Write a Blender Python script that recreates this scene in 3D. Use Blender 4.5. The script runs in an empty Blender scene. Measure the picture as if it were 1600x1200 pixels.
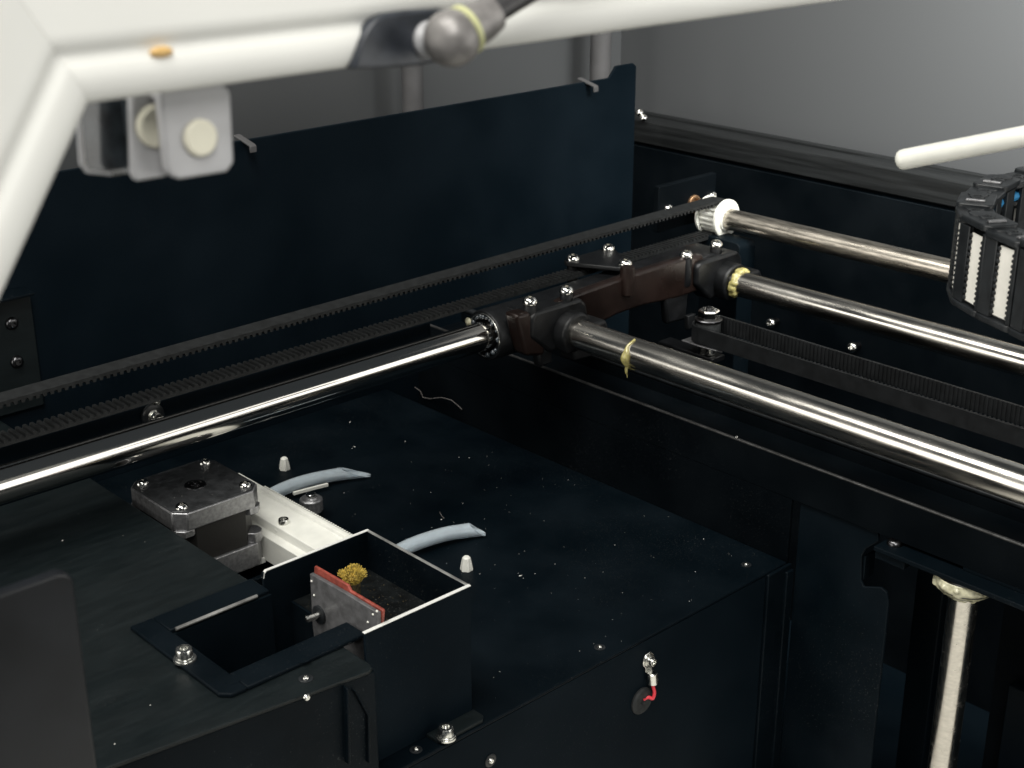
import bpy, bmesh, math, random
from mathutils import Vector, Matrix
random.seed(7)
S = 0.001                      # everything below is written in millimetres
scn = bpy.context.scene
col = scn.collection

# ------------------------------------------------------------------ camera
RC = ((0.68180569, 0.73153184, -0.00147417),      # camera right   (world axes)
      (0.26653859, -0.25029617, -0.93075722),     # camera down
      (-0.68124752, 0.63420264, -0.36563482))     # camera forward
FPX, CAMZ = 2265.52, 314.0
cam = bpy.data.cameras.new('camera')
camo = bpy.data.objects.new('camera', cam)
col.objects.link(camo)
r_, d_, f_ = (Vector(v).normalized() for v in RC)
camo.matrix_world = Matrix(((r_.x, -d_.x, -f_.x, 0), (r_.y, -d_.y, -f_.y, 0),
                            (r_.z, -d_.z, -f_.z, CAMZ * S), (0, 0, 0, 1)))
cam.sensor_width = 36.0
cam.lens = FPX / 1600 * 36
cam.clip_start = 0.01
cam.clip_end = 20
cam.dof.use_dof = True
cam.dof.focus_distance = 0.60
cam.dof.aperture_fstop = 30
scn.camera = camo

# ------------------------------------------------------------------ light: a room with ceiling panels
w = bpy.data.worlds.new('World')
scn.world = w
w.use_nodes = True
w.node_tree.nodes['Background'].inputs[0].default_value = (0.80, 0.92, 1.0, 1)
w.node_tree.nodes['Background'].inputs[1].default_value = 0.035

def area(name, loc, target, sx, sy, power, colr, spread=180):
    l = bpy.data.lights.new(name, 'AREA')
    l.shape = 'RECTANGLE'
    l.size, l.size_y = sx, sy
    l.energy = power
    l.color = colr
    l.spread = math.radians(spread)
    o = bpy.data.objects.new(name, l)
    o.location = loc
    d = Vector(target) - Vector(loc)
    o.rotation_euler = d.to_track_quat('-Z', 'Y').to_euler()
    col.objects.link(o)
    return o

area('ceiling_light', (-0.35, -0.25, 1.55), (-0.40, 0.35, 0.05), 1.7, 0.5, 23, (1.0, 0.98, 0.92))
area('room_window', (-0.95, -1.35, 0.30), (-0.35, 0.5, 0.12), 1.6, 1.1, 13, (1.0, 0.97, 0.90))
area('room_lamp', (0.62, 0.85, 0.30), (-0.45, 0.30, 0.10), 0.9, 0.75, 3.6, (1.0, 0.98, 0.92))
area('ceiling_light', (0.95, -0.55, 1.45), (-0.35, 0.25, 0.15), 0.7, 0.7, 14, (1.0, 0.98, 0.93))
area('wall_fill_light', (-0.16, 0.60, 0.40), (-0.36, 0.78, 0.22), 0.20, 0.10, 1.35, (1.0, 1.0, 0.96), 88)  # added fill lamp, unseen, brightens the grey back wall towards the right
scn.view_settings.view_transform = 'Standard'
scn.view_settings.look = 'None'
scn.view_settings.exposure = 0.5
scn.view_settings.gamma = 1.0
scn.render.engine = 'CYCLES'

# ------------------------------------------------------------------ pixel -> point on a plane (mm)
def ray(px, py):
    a, b = (px - 800) / FPX, (py - 600) / FPX
    return r_ * a + d_ * b + f_
CO = Vector((0, 0, CAMZ))
AX = {'x': 0, 'y': 1, 'z': 2}
def P(px, py, ax, val):
    d = ray(px, py)
    i = AX[ax]
    return CO + d * ((val - CO[i]) / d[i])
def D(px, py, dist):
    return CO + ray(px, py) * dist

# ------------------------------------------------------------------ materials
MATS = {}
def mat(name, colr, rough=0.5, specks=0.0, metal=0.0, var=0.0, vscale=300, bump=0.0, bscale=2500, rvar=0.0,
        spec=0.5, coat=0.0, trans=0.0, sss=0.0, streak=None, ior=1.45, col2=None):
    m = bpy.data.materials.new(name)
    m.use_nodes = True
    nt = m.node_tree
    b = nt.nodes['Principled BSDF']
    b.inputs['Base Color'].default_value = (*colr, 1)
    b.inputs['Roughness'].default_value = rough
    b.inputs['Metallic'].default_value = metal
    b.inputs['Specular IOR Level'].default_value = spec
    b.inputs['IOR'].default_value = ior
    b.inputs['Coat Weight'].default_value = coat
    b.inputs['Transmission Weight'].default_value = trans
    if sss:
        b.inputs['Subsurface Weight'].default_value = sss
        b.inputs['Subsurface Radius'].default_value = (0.002, 0.002, 0.0018)
    tc = nt.nodes.new('ShaderNodeTexCoord')
    geo = nt.nodes.new('ShaderNodeNewGeometry')
    vec = geo.outputs['Position']
    if streak:
        mp = nt.nodes.new('ShaderNodeMapping')
        mp.inputs['Scale'].default_value = streak
        nt.links.new(geo.outputs['Position'], mp.inputs['Vector'])
        vec = mp.outputs['Vector']
    def noise(scale, detail=4):
        n = nt.nodes.new('ShaderNodeTexNoise')
        n.inputs['Scale'].default_value = scale
        n.inputs['Detail'].default_value = detail
        nt.links.new(vec, n.inputs['Vector'])
        return n
    if var or rvar:
        n = noise(vscale)
        if var:
            mx = nt.nodes.new('ShaderNodeMix')
            mx.data_type = 'RGBA'
            c2 = col2 or tuple(c * (1 + var) + 0.002 for c in colr)
            c1 = colr if col2 else tuple(c * (1 - var) for c in colr)
            mx.inputs['A'].default_value = (*c1, 1)
            mx.inputs['B'].default_value = (*c2, 1)
            rp = nt.nodes.new('ShaderNodeMapRange')
            rp.inputs['From Min'].default_value = 0.35
            rp.inputs['From Max'].default_value = 0.68
            nt.links.new(n.outputs['Fac'], rp.inputs['Value'])
            nt.links.new(rp.outputs['Result'], mx.inputs['Factor'])
            nt.links.new(mx.outputs['Result'], b.inputs['Base Color'])
        if rvar:
            rp2 = nt.nodes.new('ShaderNodeMapRange')
            rp2.inputs['From Min'].default_value = 0.3
            rp2.inputs['From Max'].default_value = 0.7
            rp2.inputs['To Min'].default_value = max(0.02, rough - rvar)
            rp2.inputs['To Max'].default_value = min(1, rough + rvar)
            n2 = noise(vscale * 0.37, 6)
            nt.links.new(n2.outputs['Fac'], rp2.inputs['Value'])
            nt.links.new(rp2.outputs['Result'], b.inputs['Roughness'])
    if specks:
        # fine settled dust: scattered pale points with patchy density
        n5, n6 = noise(1500, 2), noise(14, 3)
        ad = nt.nodes.new('ShaderNodeMath')
        ad.operation = 'MULTIPLY_ADD'
        ad.inputs[1].default_value = 0.30
        nt.links.new(n6.outputs['Fac'], ad.inputs[0])
        nt.links.new(n5.outputs['Fac'], ad.inputs[2])
        r5 = nt.nodes.new('ShaderNodeMapRange')
        r5.inputs['From Min'].default_value = 0.84
        r5.inputs['From Max'].default_value = 0.94
        r5.inputs['To Max'].default_value = specks
        nt.links.new(ad.outputs[0], r5.inputs['Value'])
        m5 = nt.nodes.new('ShaderNodeMix')
        m5.data_type = 'RGBA'
        m5.inputs['B'].default_value = (0.30, 0.31, 0.31, 1)
        src = b.inputs['Base Color'].links[0].from_socket if b.inputs['Base Color'].links else None
        if src:
            nt.links.new(src, m5.inputs['A'])
        else:
            m5.inputs['A'].default_value = (*colr, 1)
        nt.links.new(r5.outputs['Result'], m5.inputs['Factor'])
        nt.links.new(m5.outputs['Result'], b.inputs['Base Color'])
    if bump:
        n3 = noise(bscale, 3)
        bp = nt.nodes.new('ShaderNodeBump')
        bp.inputs['Strength'].default_value = bump
        bp.inputs['Distance'].default_value = 0.0002
        nt.links.new(n3.outputs['Fac'], bp.inputs['Height'])
        nt.links.new(bp.outputs['Normal'], b.inputs['Normal'])
    MATS[name] = m
    return m

mat('black_sheet', (0.0010, 0.0034, 0.0056), 0.47, specks=0.14, var=0.2, vscale=30, bump=0.25, bscale=3500, rvar=0.12, spec=0.09)
mat('black_wall', (0.0010, 0.0043, 0.0075), 0.68, specks=0.06, var=0.15, vscale=20, bump=0.15, bscale=2800, spec=0.08)
mat('black_rear', (0.0009, 0.0022, 0.0034), 0.6, specks=0.05, var=0.2, vscale=25, bump=0.15, bscale=2800, spec=0.05)
mat('brushed_black', (0.0045, 0.0075, 0.0085), 0.46, specks=0.12, var=0.14, vscale=60, streak=(5, 1, 5), bump=0.12, bscale=2500, rvar=0.08, spec=0.26)
mat('dusty_tray', (0.0026, 0.0036, 0.0040), 0.55, specks=0.18, var=0.5, vscale=220, bump=0.2, spec=0.2)
mat('brushed_beam', (0.009, 0.010, 0.0105), 0.44, var=0.4, vscale=160, streak=(0.12, 3, 3), rvar=0.08, spec=0.35)
mat('black_plastic', (0.012, 0.014, 0.016), 0.38, var=0.3, vscale=200, bump=0.15, rvar=0.1)
mat('rubber', (0.020, 0.022, 0.023), 0.62, var=0.25, vscale=400, bump=0.2, bscale=3000, spec=0.3)
mat('dark_belt', (0.0075, 0.0085, 0.0095), 0.55, var=0.25, vscale=200, spec=0.3)
mat('belt_rubber', (0.011, 0.012, 0.0125), 0.6, var=0.25, vscale=300, spec=0.3)
mat('smoky_plate', (0.008, 0.0095, 0.0125), 0.36, var=0.2, vscale=60, rvar=0.1)
mat('cast_brown', (0.015, 0.0083, 0.0067), 0.33, metal=0.3, var=0.45, vscale=60, bump=0.3, bscale=1500, rvar=0.08)
mat('cast_black', (0.0042, 0.0048, 0.0058), 0.42, metal=0.15, var=0.4, vscale=160, bump=0.5, bscale=1100, rvar=0.1)
mat('steel_rod', (0.60, 0.575, 0.53), 0.22, metal=1.0, var=0.10, vscale=260, streak=(0.4, 3, 3), rvar=0.07)
mat('polished_rod', (0.62, 0.60, 0.57), 0.12, metal=1.0, rvar=0.02, vscale=60, streak=(3, 0.2, 3))
mat('shaft_steel', (0.50, 0.46, 0.40), 0.32, metal=1.0, var=0.3, vscale=420, streak=(0.3, 3, 3), rvar=0.08)
mat('chrome', (0.78, 0.77, 0.74), 0.12, metal=1.0, rvar=0.05, vscale=900)
mat('zinc', (0.72, 0.72, 0.69), 0.22, metal=1.0, var=0.08, vscale=700, rvar=0.08)
mat('dark_screw', (0.10, 0.10, 0.105), 0.28, metal=1.0)
mat('motor_metal', (0.34, 0.34, 0.35), 0.36, metal=0.85, var=0.2, vscale=700, bump=0.5, bscale=2600, rvar=0.08)
mat('motor_top', (0.045, 0.047, 0.050), 0.38, metal=0.5, var=0.35, vscale=260, bump=0.4, bscale=2200, rvar=0.08)
mat('lamination', (0.018, 0.017, 0.016), 0.4, metal=0.3, streak=(1, 1, 14), bump=0.5, bscale=700)
mat('lip_highlight', (0.085, 0.085, 0.085), 0.35, metal=0.7, var=0.4, vscale=120)  # pale grey that paints the highlight on the beam's front lip
mat('rim_grey_lip_glint', (0.30, 0.30, 0.29), 0.35, metal=0.4, var=0.4, vscale=90)  # grey of the bin's side rim; paints a highlight on the rolled lip
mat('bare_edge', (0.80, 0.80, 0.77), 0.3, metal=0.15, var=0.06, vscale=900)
mat('white_paint', (0.80, 0.80, 0.765), 0.38, var=0.03, vscale=25, coat=0.15)
mat('white_plastic', (0.74, 0.74, 0.685), 0.40, var=0.05, vscale=150, sss=0.15)
mat('white_card', (0.78, 0.76, 0.70), 0.6, var=0.05, vscale=200)
mat('grey_plastic', (0.56, 0.56, 0.575), 0.32, trans=0.22, var=0.05, vscale=90, streak=(1, 1, 3), sss=0.2)
mat('clear_dark', (0.05, 0.06, 0.07), 0.12, var=0.6, vscale=220, rvar=0.06, coat=0.6)
mat('cream', (0.83, 0.80, 0.66), 0.55, var=0.03, vscale=80)
mat('grey_wall', (0.063, 0.066, 0.069), 0.5, bump=0.1, bscale=2500, spec=0.5)
mat('grey_post', (0.075, 0.074, 0.076), 0.6, var=0.08, vscale=80, spec=0.3)
mat('clear_tube', (0.66, 0.74, 0.80), 0.14, trans=0.55, ior=1.3, var=0.06, vscale=160)
mat('red_board', (0.25, 0.050, 0.034), 0.45, var=0.3, vscale=400)
mat('wiper_grey', (0.085, 0.085, 0.088), 0.45, var=0.25, vscale=350, bump=0.3)
mat('bristle', (0.50, 0.36, 0.07), 0.6, var=0.6, vscale=900)
mat('brush_stick', (0.045, 0.034, 0.014), 0.7, var=0.6, vscale=700)
mat('grease', (0.56, 0.50, 0.20), 0.16, var=0.3, vscale=400, trans=0.3, coat=0.6, sss=0.3)
mat('pale_grease', (0.50, 0.48, 0.34), 0.2, var=0.25, vscale=500, coat=0.6, sss=0.3)
mat('yellow_ring', (0.55, 0.56, 0.30), 0.4)
mat('ball_grey', (0.22, 0.21, 0.205), 0.40, metal=0.25, var=0.25, vscale=300, bump=0.2)
mat('strut_black', (0.035, 0.034, 0.036), 0.35, var=0.2)
mat('slate_plate', (0.035, 0.040, 0.050), 0.35, var=0.2)
mat('tan_glue', (0.72, 0.46, 0.17), 0.4, var=0.1, vscale=500)
mat('red_wire', (0.72, 0.05, 0.07), 0.4)
mat('blue_wire', (0.03, 0.20, 0.42), 0.4)
mat('dust', (0.62, 0.61, 0.57), 0.8)
mat('brown_dust', (0.16, 0.12, 0.055), 0.9)
mat('hair', (0.12, 0.11, 0.105), 0.6)
mat('copper_ring', (0.45, 0.27, 0.15), 0.35, metal=0.9)

# ------------------------------------------------------------------ mesh helpers (mm in, metres out)
class MB:
    def __init__(s):
        s.v, s.f = [], []
    def add(s, vs, fs):
        n = len(s.v)
        s.v += [Vector(v) for v in vs]
        s.f += [tuple(i + n for i in f) for f in fs]
        return s
    def box(s, x0, x1, y0, y1, z0, z1):
        return s.add([(x, y, z) for x in (x0, x1) for y in (y0, y1) for z in (z0, z1)],
                     [(0, 1, 3, 2), (4, 6, 7, 5), (0, 4, 5, 1), (2, 3, 7, 6), (0, 2, 6, 4), (1, 5, 7, 3)])
    def prism(s, poly, ax, a, b):          # poly: 3-D or 2-D points in the plane across ax
        i = AX[ax]
        o = [k for k in range(3) if k != i]
        def mk(p, t):
            q = [0, 0, 0]
            q[i] = t
            if len(p) == 3:
                q[o[0]], q[o[1]] = p[o[0]], p[o[1]]
            else:
                q[o[0]], q[o[1]] = p
            return q
        n = len(poly)
        vs = [mk(p, a) for p in poly] + [mk(p, b) for p in poly]
        fs = [tuple(range(n))[::-1], tuple(range(n, 2 * n))]
        fs += [(k, (k + 1) % n, (k + 1) % n + n, k + n) for k in range(n)]
        return s.add(vs, fs)
    def rings(s, rings, close=True, cap=True):
        n = len(rings[0])
        vs = [p for r in rings for p in r]
        fs = []
        for k in range(len(rings) - 1):
            for j in range(n if close else n - 1):
                a, b = k * n + j, k * n + (j + 1) % n
                fs.append((a, b, b + n, a + n))
        if cap:
            fs.append(tuple(range(n))[::-1])
            fs.append(tuple(range((len(rings) - 1) * n, len(rings) * n)))
        return s.add(vs, fs)
    def lathe(s, p0, p1, prof, n=24, cap=True):      # prof: (distance along axis, radius)
        p0 = Vector(p0)
        d = (Vector(p1) - p0).normalized()
        u = d.orthogonal().normalized()
        v = d.cross(u)
        return s.rings([[p0 + d * t + (u * math.cos(2 * math.pi * k / n) + v * math.sin(2 * math.pi * k / n)) * r
                         for k in range(n)] for t, r in prof], cap=cap)
    def cyl(s, p0, p1, r, n=24, ch=0.0):
        L = (Vector(p1) - Vector(p0)).length
        if ch:
            return s.lathe(p0, p1, [(0, r - ch), (ch, r), (L - ch, r), (L, r - ch)], n)
        return s.lathe(p0, p1, [(0, r), (L, r)], n)
    def tube(s, path, rad, n=12, flat=1.0):
        path = [Vector(p) for p in path]
        if not hasattr(rad, '__len__'):
            rad = [rad] * len(path)
        rs, u = [], None
        for i, p in enumerate(path):
            t = (path[min(i + 1, len(path) - 1)] - path[max(i - 1, 0)]).normalized()
            u = t.orthogonal() if u is None else u - t * u.dot(t)
            u.normalize()
            v = t.cross(u)
            rs.append([p + (u * math.cos(2 * math.pi * k / n) + v * math.sin(2 * math.pi * k / n)) * rad[i] for k in range(n)])
        return s.rings(rs)
    def ball(s, c, r, nu=20, nv=12, sc=(1, 1, 1), jit=0.0):
        c = Vector(c)
        rs = []
        for i in range(1, nv):
            a = math.pi * i / nv
            rs.append([c + Vector((math.sin(a) * math.cos(2 * math.pi * k / nu) * sc[0],
                                   math.sin(a) * math.sin(2 * math.pi * k / nu) * sc[1],
                                   math.cos(a) * sc[2])) * r * (1 + random.uniform(-jit, jit)) for k in range(nu)])
        return s.rings(rs)
    def build(s, name, m, parent=None, bevel=0.0, seg=2, ang=35, smooth=True, sub=0):
        lo = Vector([min(v[i] for v in s.v) for i in range(3)])
        hi = Vector([max(v[i] for v in s.v) for i in range(3)])
        c = (lo + hi) / 2
        c.z = lo.z
        me = bpy.data.meshes.new(name)
        me.from_pydata([(v - c) * S for v in s.v], [], s.f)
        bm = bmesh.new()
        bm.from_mesh(me)
        bmesh.ops.recalc_face_normals(bm, faces=bm.faces)
        bm.to_mesh(me)
        bm.free()
        if smooth:
            me.shade_smooth()
            me.set_sharp_from_angle(angle=math.radians(ang))
        me.materials.append(MATS[m])
        o = bpy.data.objects.new(name, me)
        col.objects.link(o)
        o.location = c * S
        if parent:
            adopt(o, parent)
        if bevel:
            b = o.modifiers.new('bevel', 'BEVEL')
            b.width = bevel * S
            b.segments = seg
            b.limit_method = 'ANGLE'
            b.angle_limit = math.radians(30)
            b.harden_normals = False
        if sub:
            sm = o.modifiers.new('sub', 'SUBSURF')
            sm.levels = sm.render_levels = sub
        return o

WPOS = {}
def wpos(o):
    return WPOS.get(o.name, o.location.copy())
def adopt(o, parent):
    """parent o (placed in world coordinates) under parent, which is never rotated or scaled"""
    WPOS[o.name] = o.location.copy()
    o.parent = parent
    o.matrix_parent_inverse = Matrix.Translation(-wpos(parent))
    return o
def tag(o, label, cat, group=None, kind=None):
    o['label'], o['category'] = label, cat
    if group:
        o['group'] = group
    if kind:
        o['kind'] = kind
    return o
def thing(name, label, cat, loc, group=None):
    o = bpy.data.objects.new(name, None)
    o.empty_display_size = 0.01
    o.location = Vector(loc) * S
    col.objects.link(o)
    return tag(o, label, cat, group)
def put(mesh_obj, name, pos, parent, axis=(0, 0, 1), scale=1.0, spin=0.0):
    o = bpy.data.objects.new(name, mesh_obj)
    col.objects.link(o)
    o.location = Vector(pos) * S
    q = Vector(axis).to_track_quat('Z', 'Y')
    o.rotation_euler = (q.to_matrix() @ Matrix.Rotation(spin, 3, 'Z')).to_euler()
    o.scale = (scale,) * 3
    if parent:
        adopt(o, parent)
    return o

def screw_mesh(name, m, prof, hexr, hexd, n=20):
    """a head built by revolving prof, with a recessed hexagon socket in its top; base at the origin"""
    mb = MB()
    mb.lathe((0, 0, 0), (0, 0, 1), prof, n, cap=False)
    top, rt = prof[-1]
    k = len(mb.v)
    mb.v += [Vector((hexr * math.cos(2 * math.pi * j / n), hexr * math.sin(2 * math.pi * j / n), top)) for j in range(n)]
    mb.v += [Vector((hexr * math.cos(2 * math.pi * j / n), hexr * math.sin(2 * math.pi * j / n), top - hexd)) for j in range(n)]
    for j in range(n):
        a, b = k - n + j, k - n + (j + 1) % n
        mb.f.append((a, b, k + (j + 1) % n, k + j))
        mb.f.append((k + j, k + (j + 1) % n, k + n + (j + 1) % n, k + n + j))
    mb.f.append(tuple(range(k + n, k + 2 * n)))
    o = mb.build(name, m)
    me = o.data
    me.transform(Matrix.Translation((0, 0, 0)))
    bpy.data.objects.remove(o)
    return me
# heads, radius 1 mm nominal = real millimetres
BUTTON = screw_mesh('button_screw', 'chrome', [(0, 2.3), (0.5, 2.35), (1.2, 2.1), (1.8, 1.6), (2.0, 1.25)], 0.95, 0.9)
CAP = screw_mesh('cap_screw', 'zinc', [(0, 3.9), (0.7, 3.9), (0.75, 3.5), (1.3, 3.5), (1.35, 2.9), (4.0, 2.9), (4.5, 2.6), (4.6, 2.3)], 1.5, 1.6)
PAN = screw_mesh('pan_screw', 'chrome', [(0, 2.7), (0.6, 2.7), (1.5, 2.2), (1.9, 1.4)], 0.8, 0.8)
DARKBUT = screw_mesh('dark_screw', 'dark_screw', [(0, 2.6), (0.6, 2.6), (1.4, 2.1), (1.7, 1.5)], 1.0, 0.8)
RIVET = screw_mesh('rivet', 'zinc', [(0, 1.35), (0.5, 1.25), (0.85, 0.9)], 0.5, 0.5, 16)
DISH = screw_mesh('dish', 'black_plastic', [(0, 2.9), (0.35, 2.9), (0.55, 2.5), (0.5, 1.8)], 1.5, 0.2, 20)

def rivet(parent, pos, axis=(0, 0, 1), sc=1.0):
    d = put(DISH, 'washer', pos, parent, axis, sc)
    r = put(RIVET, 'screw', Vector(pos) + Vector(axis) * 0.35 * sc, parent, axis, sc)
    return d, r

def smooth_path(pts, k=6):
    pp = []
    for i in range(len(pts) - 1):
        p0, p1, p2, p3 = (pts[max(i - 1, 0)], pts[i], pts[i + 1], pts[min(i + 2, len(pts) - 1)])
        for j in range(k):
            s = j / k
            pp.append(0.5 * ((2 * p1) + (p2 - p0) * s + (2 * p0 - 5 * p1 + 4 * p2 - p3) * s * s + (3 * p1 - p0 - 3 * p2 + p3) * s ** 3))
    return pp + [pts[-1]]

def roundrect(a0, a1, b0, b1, r, n=6, corners=(1, 1, 1, 1)):
    pts = []
    cs = [(a0 + r, b0 + r, 180), (a1 - r, b0 + r, 270), (a1 - r, b1 - r, 0), (a0 + r, b1 - r, 90)]
    raw = [(a0, b0), (a1, b0), (a1, b1), (a0, b1)]
    for (cx, cy, s0), on, q in zip(cs, corners, raw):
        if not on:
            pts.append(q)
            continue
        for k in range(n + 1):
            t = math.radians(s0 + 90 * k / n)
            pts.append((cx + r * math.cos(t), cy + r * math.sin(t)))
    return pts

# ================================================================== the background: the inside of the hood
WX, WY = -720.0, P(970, 80, 'x', -720).y
o = MB().box(WX - 4, WX, 330, WY + 4, -180, 520).build('background_wall', 'grey_wall'); o['kind'] = 'structure'
o = MB().box(WX, -230, WY, WY + 4, -180, 520).build('background_wall', 'grey_wall'); o['kind'] = 'structure'
o = MB().box(WX, 40, -40, WY, -186, -180).build('floor', 'black_wall'); o['kind'] = 'structure'

def hood_post(px, py, hw, xp, label):
    p = P(px, py, 'x', xp)
    t = thing('hood_post', label, 'post', (xp, p.y, 60))
    MB().cyl((xp, p.y, 60), (xp, p.y, 460), hw, 20).build('shaft', 'grey_post', t)
    MB().box(xp - 9, xp + 9, p.y - 9, p.y + 9, 56, 60).build('foot_plate', 'grey_post', t)
hood_post(645, 150, 6.6, -690, 'dull grey post rising behind middle of black side wall')
hood_post(938, 100, 7.2, -690, 'dull grey post rising behind notched corner of black side wall')

# ================================================================== black side wall
XW = -632.0
zt = P(680, 169, 'x', XW).z
ye = P(993, 160, 'x', XW).y
t = thing('side_wall', 'tall matt black sheet metal wall behind the toothed belts', 'panel', (XW, 350, -180))
yn = P(957, 125, 'x', XW).y
poly = [(40, -180), (ye, -180), (ye, zt + 5), (ye - 3, zt + 7.2), (yn + 3, zt + 7.2), (yn - 3, zt + 0.4), (40, zt)]
MB().prism(poly, 'x', XW - 1.6, XW).build('sheet', 'black_wall', t, 0.5)
def hook(px, py):
    p = P(px, py, 'x', XW)
    q = MB()
    q.prism([(XW - 7, zt + 2.2), (XW + 7, zt - 1.0), (XW + 8, zt - 1.8), (XW + 8, zt - 5), (XW + 6.9, zt - 5), (XW + 6.7, zt - 2.0), (XW - 7, zt + 1.1)], 'y', p.y - 3.2, p.y + 0.6)
    q.build('hook', 'grey_post', t, 0.3)
hook(385, 212)
hook(920, 130)
# mounting bracket with two dark screws near the front
t2 = thing('wall_bracket', 'black bracket with two dark screws on the side wall', 'bracket', P(30, 600, 'x', XW))
c0, c1 = P(40, 456, 'x', XW + 1), P(-60, 600, 'x', XW + 1)
MB().prism([(c1.y, c1.z - 20), (c0.y + 1, c1.z - 20), (c0.y + 1, c0.z - 2), (c0.y, c0.z), (c1.y, c0.z + 1)], 'x', XW + 0.05, XW + 3.5).build('plate', 'brushed_black', t2, 0.4)
MB().box(XW + 0.05, XW + 13, c1.y, c0.y - 1, c0.z + 1.3, c0.z + 2.8).build('top_flange', 'black_sheet', t2, 0.4)
for q in ((18, 505), (26, 565)):
    put(DARKBUT, 'screw', P(q[0], q[1], 'x', XW + 3.5), t2, (1, 0, 0), 1.2)
t3 = thing('rail_web', 'narrow black web with two bright cap screws between belt and guide rod', 'bracket', (-515, 250, 62))
q = P(242, 651, 'x', -512)
MB().box(-517, -514.5, 60, 425, 60, 84.5).build('web', 'black_wall', t3, 0.4)
MB().lathe((-514.5, q.y, q.z), (0, q.y, q.z), [(0, 5.2), (1.4, 5.2), (1.8, 4.6)], 20).build('spacer', 'black_plastic', t3)
put(CAP, 'screw_head', (-512.7, q.y, q.z), t3, (1, 0, 0.05), 0.78)
q2 = P(246, 627, 'x', -512)
put(CAP, 'screw_head', (-514.5, q2.y, q2.z), t3, (1, 0, 0.05), 0.6)

# ================================================================== back frame beam and back wall
YB = 722.0
t = thing('rear_frame_beam', 'brushed black frame beam crossing below the grey background', 'beam', (-400, YB, -180))
zf = P(1300, 247, 'y', YB).z
zl = P(1300, 285, 'y', YB).z
MB().prism([(YB, zl), (YB + 24, zl), (YB + 24, zf + 1.4), (YB + 17, zf + 1.4), (YB + 17, zf), (YB, zf)], 'x', XW - 40, 240).build('top_rail', 'brushed_beam', t, 0.8)
MB().box(XW - 40, 240, YB + 8, YB + 12, -180, zl - 0.05).build('back_panel', 'black_rear', t)
MB().box(XW - 40, 240, YB + 2, YB + 8, zl - 11, zl - 0.06).build('step', 'black_sheet', t, 0.5)
for q in ((1000, 177), (1006, 185)):
    p = P(q[0], q[1], 'y', YB - 1)
    put(BUTTON, 'screw', p, t, (0.3, -0.5, 0.8), 1.15)

# ================================================================== lower deck and its body
XD = -339.5
YE = P(1225, 876, 'z', 0).y
t = thing('lower_deck', 'wide flat black metal deck dotted with crumbs', 'shelf', (-450, 400, -180))
def deck_poly():
    return [(XW + 1.8, 255.5), (XD - 0.8, 255.5), (XD - 0.8, YE), (XW + 1.8, YE)]
MB().box(XW + 1.8, XD, 255.5, YE, -1.5, 0).build('top_plate', 'black_sheet', t, 0.7, 3)
MB().box(XD - 1.5, XD - 0.05, 255.5, YE - 0.1, -179.9, -1.55).build('face_plate', 'black_wall', t)
yp = P(1197, 892, 'x', XD).y
MB().box(XD, XD + 1.8, yp, YE + 1.5, -179.9, -0.6).build('corner_strip', 'black_sheet', t, 0.5)
MB().box(XD, XD + 3.2, YE - 3.6, YE + 1.5, -179.9, -3).build('corner_strip', 'black_sheet', t, 0.5)
for q in ((937, 1012), (1166, 883), (1157, 832), (650, 1172)):
    rivet(t, P(q[0], q[1], 'z', 0.0), sc=0.8)
rivet(t, P(766, 1188, 'x', XD - 0.02), (1, 0, 0), 0.95)

t = thing('print_bed', 'pale build plate lying low beside the deck', 'build plate', (-130, 300, -125))
MB().prism(roundrect(-330, 60, 120, 466, 8, 5), 'z', -119, -113).build('plate', 'white_card', t, 0.6)
MB().box(-320, 50, 130, 456, -179.9, -119.1).build('carrier', 'black_sheet', t)

# ground terminal on the deck face
t = thing('ground_terminal', 'silver ring terminal with red wire screwed to deck face', 'terminal', P(1013, 1030, 'x', XD))
p = P(1011, 1030, 'x', XD)
x0 = XD + 0.15
ring = [(p.y + 3.4 * math.cos(a), p.z + 3.6 * math.sin(a)) for a in [math.radians(d) for d in range(-60, 241, 20)]]
neck = [(p.y - 1.5, p.z - 5.6), (p.y + 2.6, p.z - 5.6)]
MB().prism(ring + neck, 'x', x0 - 0.1, x0 + 0.9).build('ring', 'zinc', t, 0.25)
MB().lathe((x0 + 0.9, p.y, p.z), (9e3, p.y, p.z), [(0, 2.8), (0.6, 2.8), (0.7, 2.4), (1.0, 2.4)], 20).build('washer', 'zinc', t)
put(CAP, 'screw', (x0 + 1.2, p.y, p.z), t, (1, 0, 0), 0.62)
cy, cz = p.y + 0.7, p.z - 5.4
MB().lathe((x0 + 2.3, cy, cz), (x0 + 2.6, cy + 0.5, cz - 6), [(0, 2.0), (0.3, 2.35), (5.2, 2.35), (5.5, 1.9)], 18).build('crimp_sleeve', 'zinc', t)
g = P(1001, 1094, 'x', XD)
MB().tube(smooth_path([Vector(q) for q in ((x0 + 2.5, cy + 0.3, cz - 4.0), (x0 + 2.6, cy + 0.6, cz - 7), (x0 + 3.1, cy + 1.0, cz - 10), (x0 + 2.9, cy + 0.3, cz - 12.6), (x0 + 1.8, g.y + 2.6, g.z + 1.2), (x0 + 0.4, g.y + 1.2, g.z + 0.2))]), 0.75, 12).build('wire', 'red_wire', t)
tg = thing('cable_grommet', 'round black rubber grommet below the ring terminal', 'grommet', g)
MB().lathe((XD + 0.02, g.y, g.z), (9e3, g.y, g.z), [(0, 5.9), (0.9, 6.0), (1.7, 5.2), (1.9, 4.0), (1.5, 1.5), (0.6, 1.2)], 28).build('rubber_disc', 'rubber', tg)

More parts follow.
